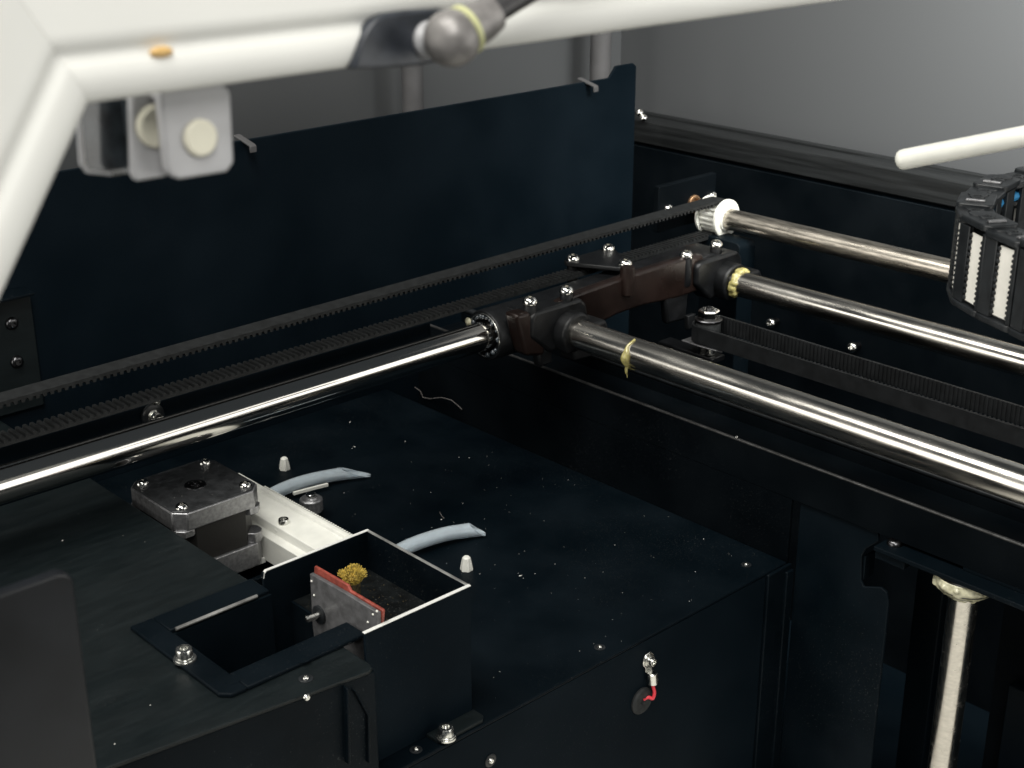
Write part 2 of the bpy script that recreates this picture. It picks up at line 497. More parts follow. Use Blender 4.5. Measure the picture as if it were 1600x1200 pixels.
# ================================================================== raised platform in front
ZP = 47.0
e0, e1 = P(587, 1043, 'z', ZP), P(164, 1200, 'z', ZP)
dv = (e1 - e0)
e2 = e0 + dv * 1.9
YP = 254.2
t = thing('raised_platform', 'raised black metal platform with brushed front edge', 'shelf', (-450, 160, -180))
hx0, hx1, hy0 = -404.0, -366.0, 212.5        # hole for the purge bin
MB().prism([(XW + 1.8, e2.y), (e2.x, e2.y), (e0.x, e0.y - 3.0), (e0.x - 0.8, e0.y - 0.8), (e0.x - 3.0, e0.y), (hx1, e0.y), (hx1, hy0), (hx0, hy0), (hx0, YP), (XW + 1.8, YP)],
           'z', ZP - 1.5, ZP).build('top_sheet', 'brushed_black', t, 0.4)
fx = [(e2.x - 0.2, e2.y), (e0.x - 0.2, e0.y), (e0.x - 1.8, e0.y), (e2.x - 1.8, e2.y)]
MB().prism(fx, 'z', -179, ZP - 1.55).build('front_sheet', 'black_sheet', t, 0.5)
MB().box(-366, e0.x - 1.9, e0.y - 1.5, e0.y, -179, ZP - 1.6).build('end_sheet', 'black_sheet', t, 0.4)
MB().box(XW + 1.8, -411, YP - 1.5, YP, -20, ZP - 1.55).build('inner_sheet', 'black_sheet', t)
# rib with a slanted top on the front sheet
def fp(px, py, off=0.4):
    q = P(px, py, 'x', e0.x + off)
    return (q.y, q.z)
MB().prism([fp(541, 1075), fp(545, 1075), fp(547, 1194), fp(543, 1194)], 'x', e0.x - 1.6, e0.x + 0.9).build('rib', 'black_sheet', t, 0.3)
MB().prism([fp(553, 1079), fp(556, 1079), fp(578, 1117), fp(579, 1192), fp(575, 1192), fp(574, 1118)], 'x', e0.x - 1.6, e0.x + 0.9).build('rib', 'black_sheet', t, 0.3)
rivet(t, P(478, 1061, 'z', ZP), sc=0.85)
q = P(478, 1089, 'x', e0.x - 1.2)
put(RIVET, 'screw', (e0.x - 0.9, q.y, q.z), t, (1, 0, 0), 0.9)

# ================================================================== purge bin standing on deck and platform
bx0, bx1, by0, by1, zb = -409.0, -348.2, 255.0, 303.5, 54.0
t = thing('purge_bin', 'open black sheet metal bin with bright bare rim', 'bin', (-380, 280, 0))
th = 1.1
MB().box(bx1 - th, bx1, by0 + 0.4, by1, 0.1, zb).build('front_wall', 'black_wall', t, 0.25)
MB().box(bx0, bx0 + th, by0 - 0.8, by1, 0.1, zb).build('back_wall', 'black_sheet', t, 0.25)
MB().box(bx0 + th + 0.02, bx1 - th - 0.02, by1 - th, by1 - 0.02, 0.1, zb).build('side_wall', 'black_sheet', t)
MB().box(bx0 + 1.2, bx1 - 1.2, hy0 + 1, by1 - 1.2, 6, 7.2).build('bottom', 'black_sheet', t)
MB().box(hx0 + 0.2, hx0 + 1.2, hy0 + 0.5, by0 - 0.9, 7.3, ZP + 0.1).build('trough_wall', 'black_sheet', t)
MB().box(hx1 - 1.2, hx1 - 0.2, hy0 + 0.5, by0 + 0.2, 7.3, ZP + 0.1).build('trough_wall', 'black_sheet', t)
MB().box(hx0 + 1.3, hx1 - 1.3, hy0 + 0.3, hy0 + 1.3, 7.3, ZP + 0.1).build('trough_wall', 'black_sheet', t)
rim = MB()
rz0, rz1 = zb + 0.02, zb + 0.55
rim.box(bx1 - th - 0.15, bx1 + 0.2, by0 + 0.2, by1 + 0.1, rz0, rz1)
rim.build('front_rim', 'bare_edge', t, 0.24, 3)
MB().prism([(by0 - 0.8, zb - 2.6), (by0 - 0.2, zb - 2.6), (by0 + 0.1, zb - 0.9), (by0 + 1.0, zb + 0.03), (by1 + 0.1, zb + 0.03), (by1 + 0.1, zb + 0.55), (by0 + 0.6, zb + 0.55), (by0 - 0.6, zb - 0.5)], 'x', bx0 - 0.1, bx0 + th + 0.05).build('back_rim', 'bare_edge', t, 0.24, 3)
MB().box(bx0 + th + 0.07, bx1 - th - 0.17, by1 - th - 0.05, by1 + 0.1, rz0, rz1).build('side_rim', 'rim_grey_lip_glint', t, 0.24, 3)
MB().box(bx0 + th + 0.1, bx1 - th - 0.1, 266.5, by1 - th - 0.1, 36.6, 37.6).build('tray', 'dusty_tray', t)
MB().box(bx0 + th + 0.1, bx1 - th - 0.1, 265.4, 266.4, 7.25, 37.6).build('tray_front', 'black_sheet', t)
# flange on the platform
f0, f1 = P(200, 980, 'z', ZP + 1.6), P(350, 1090, 'z', ZP + 1.6)
fx0, fx1, fy0 = f0.x, f1.x, 203.5
zf0, zf1 = ZP + 0.05, ZP + 1.7
MB().prism([(fx0, fy0), (fx1 - 3, fy0), (fx1, fy0 + 3), (fx1, hy0 - 0.01), (fx0, hy0 - 0.01)], 'z', zf0, zf1).build('flange', 'black_sheet', t, 0.5)
MB().box(fx0, hx0, hy0, YP - 0.2, zf0, zf1).build('flange', 'black_sheet', t, 0.5)
MB().box(hx1 - 0.5, fx1, hy0, by0 + 6.2, zf0, zf1).build('flange', 'black_sheet', t, 0.5)
MB().cyl((hx0 + 0.6, hy0 + 2, ZP + 1.6), (hx0 + 0.6, YP - 6, ZP + 1.6), 0.7, 12).build('rolled_lip', 'rim_grey_lip_glint', t)  # pale tone puts the trough edge's highlight into the lip's colour
put(CAP, 'bolt', P(289, 1031, 'z', zf1), t, (0, 0, 1), 1.0)
for q in ((363, 1062), (473, 1029)):
    p = P(q[0], q[1], 'z', zf1)
    MB().cyl((p.x, p.y, zf1), (p.x, p.y, zf1 + 0.06), 2.7, 24).build('blind_plug', 'black_sheet', t)
# foot tab with bolt on the deck
a = P(670, 1150, 'z', 1.2)
MB().prism([(bx1 + 0.02, a.y), (bx1 + 5.8, a.y + 0.2), (bx1 + 7.6, a.y + 2), (bx1 + 7.6, a.y + 21), (bx1 + 5.6, a.y + 23), (bx1 + 0.02, a.y + 23)], 'z', 0.05, 1.5).build('foot_tab', 'brushed_black', t, 0.3)
p = P(697, 1152, 'z', 1.5)
put(CAP, 'bolt', (p.x, p.y, 1.5), t, (0, 0, 1), 1.0)

# wiper plate with red edge inside the bin
YW = 262.0
t = thing('wiper_plate', 'grey plate with red top edge standing in the bin', 'plate', (-370, YW, 7.2))
def wp(px, py):
    q = P(px, py, 'y', YW)
    return (q.x, q.z)
MB().prism([wp(484, 896), wp(541, 928), wp(590, 958), wp(590, 981), (bx1 - 2.0, 7.25), (-386, 7.25), wp(488, 978)], 'y', YW, YW + 1.6).build('plate', 'wiper_grey', t, 0.3)
MB().prism([wp(485, 887), wp(537, 917), wp(541, 926), wp(590, 955), wp(592, 958), wp(590, 981), wp(587, 979), wp(587, 964), wp(541, 936), wp(484, 906)], 'y', YW + 1.7, YW + 2.8).build('red_board', 'red_board', t, 0.25)
p = P(500, 960, 'y', YW)
MB().lathe((p.x, YW, p.z), (p.x, YW - 5, p.z), [(0, 3.6), (0.8, 3.6), (1.0, 3.0)], 20).build('pin_collar', 'black_plastic', t)
MB().lathe((p.x, YW - 0.9, p.z), (p.x - 0.6, YW - 6.5, p.z), [(0, 1.25), (4.6, 1.25), (5.0, 0.9)], 16).build('pin', 'zinc', t)
for q in ((487, 908), (491, 930), (583, 960), (589, 955), (575, 972)):
    p = P(q[0], q[1], 'y', YW - 0.05)
    MB().ball(p, 0.45, 10, 6).build('glue_dot', 'white_plastic', t)

# brush
t = thing('nozzle_brush', 'small round yellow bristle brush standing inside the bin', 'brush', (-386, 280, 37.6))
p = P(551, 903, 'y', 279.5)
MB().lathe((p.x, p.y, 37.65), (p.x, p.y, 99), [(0, 2.5), (p.z - 40.5, 2.9), (p.z - 38.6, 3.1), (p.z - 38.0, 2.9)], 18).build('handle', 'brush_stick', t)
br = MB()
for k in range(900):
    a = random.uniform(0, 6.283)
    r = math.sqrt(random.random())
    x0_, y0_ = r * 3.0 * math.cos(a), r * 3.0 * math.sin(a)
    x1_, y1_ = r * 5.0 * math.cos(a) + random.uniform(-.6, .6), r * 5.3 * math.sin(a) + random.uniform(-.6, .6)
    z1_ = p.z + 3.4 - r * r * 1.0 + 0.7 * math.sin(a * 3 + 1) + random.uniform(-1.6, 0.8)
    br.tube([(p.x + x0_, p.y + y0_, p.z - 1.5), (p.x + (x0_ + x1_) / 2, p.y + (y0_ + y1_) / 2, (p.z + z1_) / 2), (p.x + x1_, p.y + y1_, z1_)], 0.14, 4)
b = br.build('bristles', 'bristle', t, smooth=False)
b['kind'] = 'stuff'

# ================================================================== stepper motor
mx0, mx1, my0, my1, mzt = -516.0, -474.0, 257.5, 298.5, 52.0
t = thing('stepper_motor', 'square stepper motor with grey cap and four screws', 'motor', ((mx0 + mx1) / 2, (my0 + my1) / 2, 16))
def oct_(x0, x1, y0, y1, c):
    return [(x0 + c, y0), (x1 - c, y0), (x1, y0 + c), (x1, y1 - c), (x1 - c, y1), (x0 + c, y1), (x0, y1 - c), (x0, y0 + c)]
MB().prism(oct_(mx0, mx1, my0, my1, 4.5), 'z', 43.5, mzt - 0.5).build('end_cap', 'motor_metal', t, 0.5)
MB().prism(oct_(mx0 + 0.5, mx1 - 0.5, my0 + 0.5, my1 - 0.5, 4.6), 'z', mzt - 0.48, mzt).build('top_face', 'motor_top', t, 0.2)
for cx in (mx0 + 5, mx1 - 5):
    for cy in (my0 + 5, my1 - 5):
        MB().prism(oct_(cx - 4.7, cx + 4.7, cy - 4.7, cy + 4.7, 2.6), 'z', 40.5, 43.6).build('corner_foot', 'motor_metal', t, 0.3)
MB().prism(oct_(mx0 + 1.2, mx1 - 1.2, my0 + 1.2, my1 - 1.2, 7.5), 'z', 27, 43.4).build('stator', 'lamination', t, 0.2)
MB().prism(oct_(mx0, mx1, my0, my1, 4.5), 'z', 16.4, 26.9).build('base_cap', 'motor_metal', t, 0.4)
for cx, cy in ((mx1 - 5, my1 - 4),):
    MB().prism(oct_(cx - 4, cx + 4.8, cy - 4, cy + 3.8, 2.4), 'z', 27, 31.5).build('corner_foot', 'motor_metal', t, 0.3)
for cx in (mx0 + 5.3, mx1 - 5.3):
    for cy in (my0 + 5.3, my1 - 5.3):
        put(PAN, 'screw', (cx, cy, mzt - 0.1), t, (0, 0, 1), 1.02)
c = P(305, 758, 'z', mzt)
MB().lathe((c.x, c.y, mzt - 0.05), (c.x, c.y, 99), [(0, 4.6), (0.5, 4.5), (0.55, 3.4), (0.2, 3.3), (0.15, 2.2), (0.9, 2.1), (0.95, 1.2), (0.3, 1.1)], 26).build('bearing_boss', 'dark_screw', t)
t = thing('motor_plate', 'thin silver sheet plate under the stepper motor', 'plate', (-490, 280, 14))
MB().box(-520, P(360, 886, 'z', 15).x + 2, 258, 302, 14.2, 15.2).build('sheet', 'motor_metal', t, 0.15)
MB().box(P(360, 886, 'z', 15).x + 2.02, P(360, 886, 'z', 15).x + 3.2, 258, 302, 12.6, 15.3).build('bent_lip', 'bare_edge', t, 0.3)
for sx in (-517, -470):
    MB().box(sx, sx + 3, 262, 298, 0.05, 14.15).build('support', 'black_sheet', t)

# ================================================================== white rack beside the motor
t = thing('white_slide_rail', 'white plastic toothed slide rail running past the motor into the bin', 'rail', (-470, 310, 0))
zr = 33.0
a = P(375, 738, 'z', zr)
b = P(545, 835, 'z', zr)
y1_ = (a.y + b.y) / 2
xl, xr = a.x, -410.2
yl = 300.4
prof = [(yl, 14), (y1_, 14), (y1_, zr), (y1_ - 2.2, zr), (y1_ - 3.0, zr - 1.6), (yl + 4.4, zr - 2.8), (yl + 3.6, zr - 6.5), (yl, zr - 7)]
MB().prism(prof, 'x', xl, xr).build('channel', 'white_plastic', t, 0.35)
tee = MB()
k = xl + 20
while k < xr - 1:
    tee.box(k, k + 0.8, y1_ + 0.02, y1_ + 0.9, 20, zr)
    k += 1.6
tee.build('teeth', 'white_plastic', t)['kind'] = 'stuff'
p = P(445, 822, 'z', zr - 4)
MB().lathe((p.x, p.y - 0.4, 14), (p.x, p.y - 0.4, 99), [(0, 4.4), (14.6, 4.4), (15, 4.1)], 20).build('screw_boss', 'white_plastic', t)
put(CAP, 'screw', (p.x, p.y - 0.4, 29.0), t, (0, 0, 1), 0.82)
MB().box(xl, xr, yl + 0.5, y1_ - 0.5, 0.05, 13.95).build('support', 'black_sheet', t)

t = thing('knurled_knob', 'dark knurled metal knob on the deck beside white rail', 'knob', P(487, 800, 'z', 0))
p = P(487, 795, 'z', 4)
pr = MB()
n = 36
rings_ = []
for z_, r in ((0.05, 3.0), (3, 3.0), (3.05, 5.0), (3.6, 5.3), (9.2, 5.3), (9.8, 4.9), (9.85, 3.6), (10.6, 3.2)):
    rings_.append([(p.x + (r + (0.25 if k % 2 and r > 5 else 0)) * math.cos(6.2832 * k / n), p.y + (r + (0.25 if k % 2 and r > 5 else 0)) * math.sin(6.2832 * k / n), z_) for k in range(n)])
pr.rings(rings_)
pr.build('grip', 'motor_metal', t, ang=20)
MB().cyl((p.x, p.y, 10.62), (p.x, p.y, 12.2), 2.4, 18, 0.3).build('centre', 'chrome', t)

# ================================================================== clear tubes, white caps, bits on the deck
def clear_tube(name, pts, r, label, tip, glint=False):
    t = thing(name, label, 'tube', pts[0])
    # smooth the path
    pp = []
    for i in range(len(pts) - 1):
        p0, p1, p2, p3 = (pts[max(i - 1, 0)], pts[i], pts[i + 1], pts[min(i + 2, len(pts) - 1)])
        for k in range(6):
            s = k / 6
            pp.append(0.5 * ((2 * p1) + (p2 - p0) * s + (2 * p0 - 5 * p1 + 4 * p2 - p3) * s * s + (3 * p1 - p0 - 3 * p2 + p3) * s ** 3))
    pp.append(pts[-1])
    n, mb = 20, MB()
    outer, inner = [], []
    for i, p in enumerate(pp):
        tg = (pp[min(i + 1, len(pp) - 1)] - pp[max(i - 1, 0)]).normalized()
        side = tg.cross(Vector((0, 0, 1))).normalized()
        upv = side.cross(tg)
        fl = max(0.0, (i - (len(pp) - 7)) / 6.0)             # only the last stretch is cut at a slant
        ro, ri = [], []
        for k in range(n):
            a = 2 * math.pi * k / n
            e = side * math.cos(a) + upv * math.sin(a)
            sl = -tg * (math.sin(a) + 1) * r * tip * fl
            ro.append(p + e * r + sl)
            ri.append(p + e * r * 0.66 + sl * 0.97)
        outer.append(ro)
        inner.append(ri)
    mb.rings(outer + inner[::-1], cap=False)
    mb.build('clear_hose', 'clear_tube', t)
    if glint:
        MB().tube([q + Vector((0, 0, -0.3)) for q in pp[:-5]], r * 0.34, 8).build('glint_streak', 'white_plastic', t)  # white streak inside the hose, its highlight put in as a solid strand
clear_tube('clear_tube', [P(400, 787, 'z', 4), P(440, 765, 'z', 5), P(480, 751, 'z', 5), P(530, 741, 'z', 4), P(579, 735, 'z', 3.6)], 3.3,
           'short clear hose with pointed tip behind the white slide rail', 2.6, True)
clear_tube('clear_tube', [P(590, 880, 'z', 4), P(640, 853, 'z', 5), P(690, 836, 'z', 5), P(730, 829, 'z', 4), P(759, 826, 'z', 3.6)], 3.4,
           'short clear hose with slanted open tip beside the bin', 1.3)
def white_cap(px, py, label):
    p = P(px, py, 'z', 0)
    t = thing('wire_nut', label, 'wire nut', p, 'white wire nuts on the deck')
    n = 24
    rr = []
    for z_, r in ((0.05, 2.9), (0.8, 2.9), (4.6, 2.2), (6.0, 1.8), (6.6, 1.2)):
        rr.append([(p.x + r * (1 - (0.14 if (k % 4) < 2 and z_ < 6 else 0)) * math.cos(6.2832 * k / n), p.y + r * (1 - (0.14 if (k % 4) < 2 and z_ < 6 else 0)) * math.sin(6.2832 * k / n), z_) for k in range(n)])
    MB().rings(rr).build('fluted_shell', 'white_plastic', t, ang=25)
white_cap(445, 733, 'fluted white plastic wire nut on the deck behind the pointed hose')
white_cap(729, 890, 'fluted white plastic wire nut on the deck next to the bin rim corner')
a, b = P(458, 771, 'z', 2.8), P(512, 757, 'z', 2.8)
t = thing('white_sliver', 'thin white plastic strip lying beside the pointed hose', 'strip', (a + b) / 2)
MB().tube([a, b], 1.0, 4).build('strip', 'white_plastic', t, smooth=False)

def crumbs(name, label, spots, m, zlev):
    mb = MB()
    for x, y, s in spots:
        z = zlev
        q = [Vector((random.uniform(-1, 1), random.uniform(-1, 1), random.uniform(0.1, 1))) * s for _ in range(4)]
        q[0].z = q[1].z = q[2].z = 0.02
        mb.add([Vector((x, y, z + 0.03)) + v for v in q], [(0, 1, 2), (0, 3, 1), (1, 3, 2), (2, 3, 0)])
    o = mb.build(name, m, smooth=False)
    tag(o, label, 'debris', kind='stuff')
sp = []
for px, py, s in ((547, 660, 1.0), (553, 698, 0.9), (550, 701, 0.5), (633, 690, 0.8), (644, 722, 0.6), (538, 770, 0.5), (523, 797, 0.4), (675, 825, 0.6), (690, 812, 0.5), (960, 852, 0.6),
                  (814, 900, 0.9), (818, 903, 0.8), (809, 896, 0.5), (811, 866, 0.5), (750, 897, 0.4), (722, 896, 0.7), (700, 857, 0.5), (780, 1050, 0.4), (970, 1002, 0.7), (773, 920, 0.4), (1015, 710, 0.5), (895, 730, 0.4)):
    p = P(px, py, 'z', 0)
    sp.append((p.x, p.y, s))
for k in range(170):
    sp.append((random.uniform(-540, -345), random.uniform(310, YE - 4), random.uniform(0.12, 0.32)))
crumbs('crumbs', 'pale crumbs scattered over the lower deck', sp, 'dust', 0.0)
sp = []
for px, py, s in ((98, 845, 0.6), (192, 837, 0.4), (180, 1162, 0.5), (235, 1102, 0.3)):
    p = P(px, py, 'z', ZP)
    sp.append((p.x, p.y, s))
for k in range(50):
    sp.append((random.uniform(-530, -408), random.uniform(130, 250), random.uniform(0.08, 0.2)))
crumbs('crumbs', 'pale crumbs scattered over the raised platform', sp, 'dust', ZP)
sp = [(random.uniform(mx0 + 3, mx1 - 3), random.uniform(my0 + 3, my1 - 3), random.uniform(0.1, 0.35)) for k in range(14)]
crumbs('crumbs', 'pale specks on top of the stepper motor', sp, 'dust', mzt)
sp = [(random.gauss(-386, 13), random.gauss(287, 8), random.uniform(0.08, 0.32)) for k in range(230)]
sp = [q for q in sp if bx0 + 2 < q[0] < bx1 - 2 and 267 < q[1] < by1 - 2]
crumbs('brush_dust', 'yellow brown dust on the bottom of the bin', sp, 'brown_dust', 37.6)
def hair(pts, label, r=0.22, m='hair', wall=False):
    pp = [P(x, y, 'y', YE - 0.3 - h) if wall else P(x, y, 'z', 0.3 + h) for x, y, h in pts]
    o = MB().tube(pp, r, 5).build('fibre', m)
    tag(o, label, 'fibre')
hair(((648, 605, 0), (657, 611, 1), (661, 621, 1), (672, 623, 0), (690, 621, 2), (705, 625, 1.5), (715, 633, 0.5), (722, 640, 0)), 'long curled fibre clinging where deck meets the rear apron', wall=True)
hair(((687, 800, 0), (690, 806, 0.5), (694, 810, 0)), 'tiny bent fibre on the deck above the blunt hose', 0.18)

# ================================================================== left rail rod, carriage bearing
ZR = 78.0
a, b = P(0, 760, 'z', ZR), P(770, 518, 'z', ZR)
XR = (a.x + b.x) / 2
t = thing('left_guide_rod', 'thick polished steel guide rod running along the side wall', 'rod', (XR, 350, ZR))
MB().cyl((XR, 40, ZR), (XR, 640, ZR), 7.2, 48, 0.6).build('bar', 'polished_rod', t)
for yy in (42, 622):
    MB().prism(roundrect(XR - 14, XR + 14, -1.4, ZR + 14, 4, 5, (0, 0, 1, 1)), 'y', yy, yy + 14).build('rod_support', 'black_sheet', t, 0.5)

YC = b.y - 7
t = thing('gantry_carriage', 'dark cast metal carriage block with bright screws riding the guide rod', 'carriage', (XR, 520, ZR - 20))
# bearing housing around the rod
MB().lathe((XR, YC, ZR), (XR, YC + 40, ZR), [(0, 10.7), (0.0, 12.2), (0.8, 12.7), (34, 12.7), (34, 9)], 36, cap=False).build('bearing_housing', 'cast_black', t)
MB().lathe((XR, YC + 0.6, ZR), (XR, YC + 40, ZR), [(3, 7.5), (0.6, 8.2), (0, 8.8), (0, 10.5), (4, 10.8)], 36, cap=False).build('bearing_seal', 'cast_black', t)
MB().lathe((XR, YC - 0.3, ZR), (XR, YC + 40, ZR), [(0.3, 10.6), (0, 10.8), (0, 11.1), (0.4, 11.3)], 36, cap=False).build('bearing_ring', 'zinc', t)
gb = MB()
for k in range(26):
    a_ = random.uniform(0, 6.283)
    gb.ball((XR + 9.5 * math.cos(a_), YC + random.uniform(-0.4, 0.6), ZR + 9.5 * math.sin(a_)), random.uniform(0.6, 1.3), 10, 6)
gb.build('bearing_grease', 'clear_dark', t)
MB().ball((XR - 11.2, YC - 0.4, ZR + 4.5), 2.1, 12, 8, (1, 0.6, 1)).build('grease_drop', 'pale_grease', t)
# cast web, facing the camera
YL, YU = 478.5, 600.0            # the two gantry rods
wx = -476.0
def cw(px, py, x=wx):
    q = P(px, py, 'x', x)
    return (q.y, q.z)
MB().prism([cw(860, 480), cw(900, 460), cw(985, 430), cw(1075, 402), cw(1100, 398), cw(1100, 452), cw(1060, 466), cw(1005, 478), cw(965, 492), cw(930, 510), cw(900, 522), cw(860, 535)],
           'x', wx - 6, wx).build('cast_web', 'cast_brown', t, 1.6, 3)
MB().prism([cw(815, 488, wx - 6), cw(1125, 388, wx - 6), cw(1125, 398, wx - 6), cw(815, 502, wx - 6)], 'x', -499, wx - 2.0).build('belt_ledge', 'cast_black', t, 0.8)
q = P(979, 440, 'x', wx)
MB().lathe((wx + 0.4, q.y, q.z - 8), (wx + 0.4, q.y, 999), [(0, 1.2), (1.5, 3.4), (14, 3.8), (16, 3.6)], 20).build('web_boss', 'cast_brown', t)
MB().prism([cw(804, 492), cw(826, 486), cw(838, 518), cw(850, 540), cw(848, 556), cw(820, 556), cw(812, 528)], 'x', wx - 8, wx + 1.5).build('bearing_cheek', 'cast_brown', t, 2.0, 3)
MB().prism([cw(838, 548), cw(860, 540), cw(862, 566), cw(842, 574)], 'x', wx - 4, wx + 1).build('lower_foot', 'cast_black', t, 1.2)
MB().prism([cw(1040, 462), cw(1078, 455), cw(1074, 500), cw(1044, 508)], 'x', wx - 5, wx - 0.5).build('lower_foot', 'cast_black', t, 1.6)
MB().prism([cw(1062, 490), cw(1074, 486), cw(1074, 506), cw(1062, 511)], 'x', wx + 3.1, wx + 6).build('foot_pad', 'cast_black', t, 0.5)
MB().prism([cw(905, 540), cw(935, 530), cw(935, 560), cw(905, 568)], 'x', wx - 14, wx - 4).build('lower_foot', 'cast_black', t, 1.0)
# clamps for the rods
def clamp(y):
    pts = []
    for k in range(13):
        a_ = math.radians(-35 + 235 * k / 12)
        pts.append((y + 10.5 * math.cos(a_), ZR + 10.5 * math.sin(a_)))
    pts += [(y - 7, ZR - 9), (y + 6, ZR - 9)]
    MB().prism(pts, 'x', wx + 0.1, wx + 10).build('rod_clamp', 'cast_black', t, 1.4, 3)
    blk = [(y - 25, ZR + 2), (y - 25, ZR + 12), (y - 22, ZR + 14.5), (y + 9, ZR + 14.5), (y + 13, ZR + 11), (y + 15, ZR + 2), (y + 11, ZR - 7), (y - 12, ZR - 9)]
    MB().prism(blk, 'x', wx - 9, wx + 2.6).build('clamp_block', 'cast_black', t, 1.8, 3)
    MB().prism([(y + 3, ZR + 6), (y + 13, ZR + 6), (y + 15, ZR + 2), (y + 13, ZR - 5), (y + 9, ZR - 8)], 'x', wx + 2.7, wx + 16).build('clamp_lobe', 'cast_black', t, 1.8, 3)
clamp(YL)
clamp(YU)
for (px, py, zz, base) in ((828, 474, 96, 12), (885, 457, 96, 6), (1072, 401, 96, 16), (1119, 385, 96, 7)):
    p = P(px, py, 'z', zz)
    MB().lathe((p.x, p.y, zz - base), (p.x, p.y, 999), [(0, 3.0), (1, 3.4), (base - 0.5, 3.2), (base, 2.9)], 18).build('screw_boss', 'cast_black', t)
    put(BUTTON, 'screw', (p.x, p.y, zz), t, (0, 0, 1), 1.6, random.uniform(0, 1))
# belt clamp plate
ZK = 97.0
k0, k1, k2 = P(895, 407, 'z', ZK), P(950, 391, 'z', ZK), P(977, 415, 'z', ZK)
def around(pts, r):
    c = sum(pts, Vector()) / len(pts)
    out = []
    for q in pts:
        d = (q - c).normalized()
        a0 = math.atan2(d.y, d.x)
        for s in (-0.7, -0.35, 0, 0.35, 0.7):
            out.append((q.x + r * math.cos(a0 + s), q.y + r * math.sin(a0 + s)))
    return out
MB().prism(around([k0, k2, k1], 4.5), 'z', ZK - 2.2, ZK).build('belt_clamp_plate', 'cast_black', t, 0.4)
for q in (k0, k1, k2):
    put(BUTTON, 'screw', (q.x, q.y, ZK), t, (0, 0, 1), 1.6, random.uniform(0, 1))
    MB().cyl((q.x, q.y, ZK - 22), (q.x, q.y, ZK - 2.25), 3.0, 16).build('screw_boss', 'cast_black', t)

# ================================================================== gantry rods
def gantry_rod(y0, x0, y_end, r, label, m='steel_rod'):
    t = thing('gantry_rod', label, 'rod', (x0, y0, ZR), 'gantry rods')
    MB().cyl((x0, y0, ZR), (160, y0 + (y_end - y0), ZR), r, 48, 0.5).build('bar', m, t)
gantry_rod(YL, -473, YL + 1.5, 7.3, 'steel gantry rod with a grease drip passing in front of the toothed belt')
gantry_rod(YU, -473, YU + 4.0, 7.0, 'steel gantry rod ringed with yellow grease at its carriage end')
def blend(o, vox=0.28, it=9):
    r = o.modifiers.new('remesh', 'REMESH')
    r.mode = 'VOXEL'
    r.voxel_size = vox * S
    r.use_smooth_shade = True
    k = o.modifiers.new('smooth', 'SMOOTH')
    k.iterations = it
    return o
def grease(spots, name, m, label, parent=None):
    mb = MB()
    for p, r, sc in spots:
        mb.ball(p, r, 14, 9, sc, 0.04)
    tag(blend(mb.build(name, m, ang=180)), label, 'grease')
# drip ring on the lower rod
xg = P(994, 548, 'y', YL).x
sp = []
for k in range(0, 40):
    k = k * 13 / 39
    a_ = math.radians(100 + 14 * k)
    sp.append((Vector((xg + 0.3 * math.sin(k * 1.7), YL + 7.5 * math.cos(a_), ZR + 7.5 * math.sin(a_))), 0.6 + 1.3 * math.exp(-((k - 6.0) / 2.2) ** 2), (1.2, 1, 1)))
sp.append((Vector((xg, YL - 6.5, ZR - 6.5)), 1.0, (0.8, 0.8, 2.4)))
sp.append((Vector((xg + 0.2, YL - 6.0, ZR - 9.0)), 0.55, (0.8, 0.8, 3.4)))
grease(sp, 'grease_drip', 'grease', 'yellow grease drip hanging on the front gantry rod')
xg = wx + 12.5
sp = []
for k in range(44):
    a_ = math.radians(30 + 4.6 * k)
    sp.append((Vector((xg + random.uniform(-0.9, 1.1), YU + 7.2 * math.cos(a_), ZR + 7.2 * math.sin(a_))), random.uniform(0.9, 1.9), (1.2, 1, 1)))
grease(sp, 'grease_ring', 'grease', 'lumpy yellow grease ring where the rear gantry rod enters its clamp')

# ================================================================== toothed side belt loop, pulley and drive shaft
bxr, bw = -505.0, 9.5
YPUL, ZPUL, RP = 634.0, 100.5, 8.6
t = thing('side_timing_belt', 'black toothed belt loop stretched along the side wall', 'belt', (bxr - bw / 2, 380, 88))
y0_ = 60.0
zu = lambda y: 105.5 + (y - 206) * (ZPUL + RP + 0.6 - 105.5) / (YPUL - 206)
zl_ = lambda y: 90.0 + (y - 206) * (ZPUL - RP - 0.6 - 90.0) / (YPUL - 206)
def run(z):
    pts = []
    for k in range(0, 41):
        y = y0_ + (YPUL - y0_) * k / 40
        pts.append((y, z(y)))
    return pts
mb = MB()
up = run(zu)
lo_ = run(zl_)
arc = [(YPUL + (RP + 0.6) * math.sin(math.radians(a)), ZPUL + (RP + 0.6) * math.cos(math.radians(a))) for a in range(10, 180, 10)]
path = up + arc + lo_[::-1]
def off(path, d):
    out = []
    for i, p in enumerate(path):
        a, b = path[max(i - 1, 0)], path[min(i + 1, len(path) - 1)]
        tx, tz = b[0] - a[0], b[1] - a[1]
        L = math.hypot(tx, tz)
        out.append((p[0] - tz / L * d, p[1] + tx / L * d))
    return out
outer = off(path, 1.3)
mb.rings([[(bxr - bw, a[0], a[1]), (bxr, a[0], a[1]), (bxr, b[0], b[1]), (bxr - bw, b[0], b[1])] for a, b in zip(path, outer)])
mb.build('band', 'belt_rubber', t)
tt = MB()
y = y0_ + 1
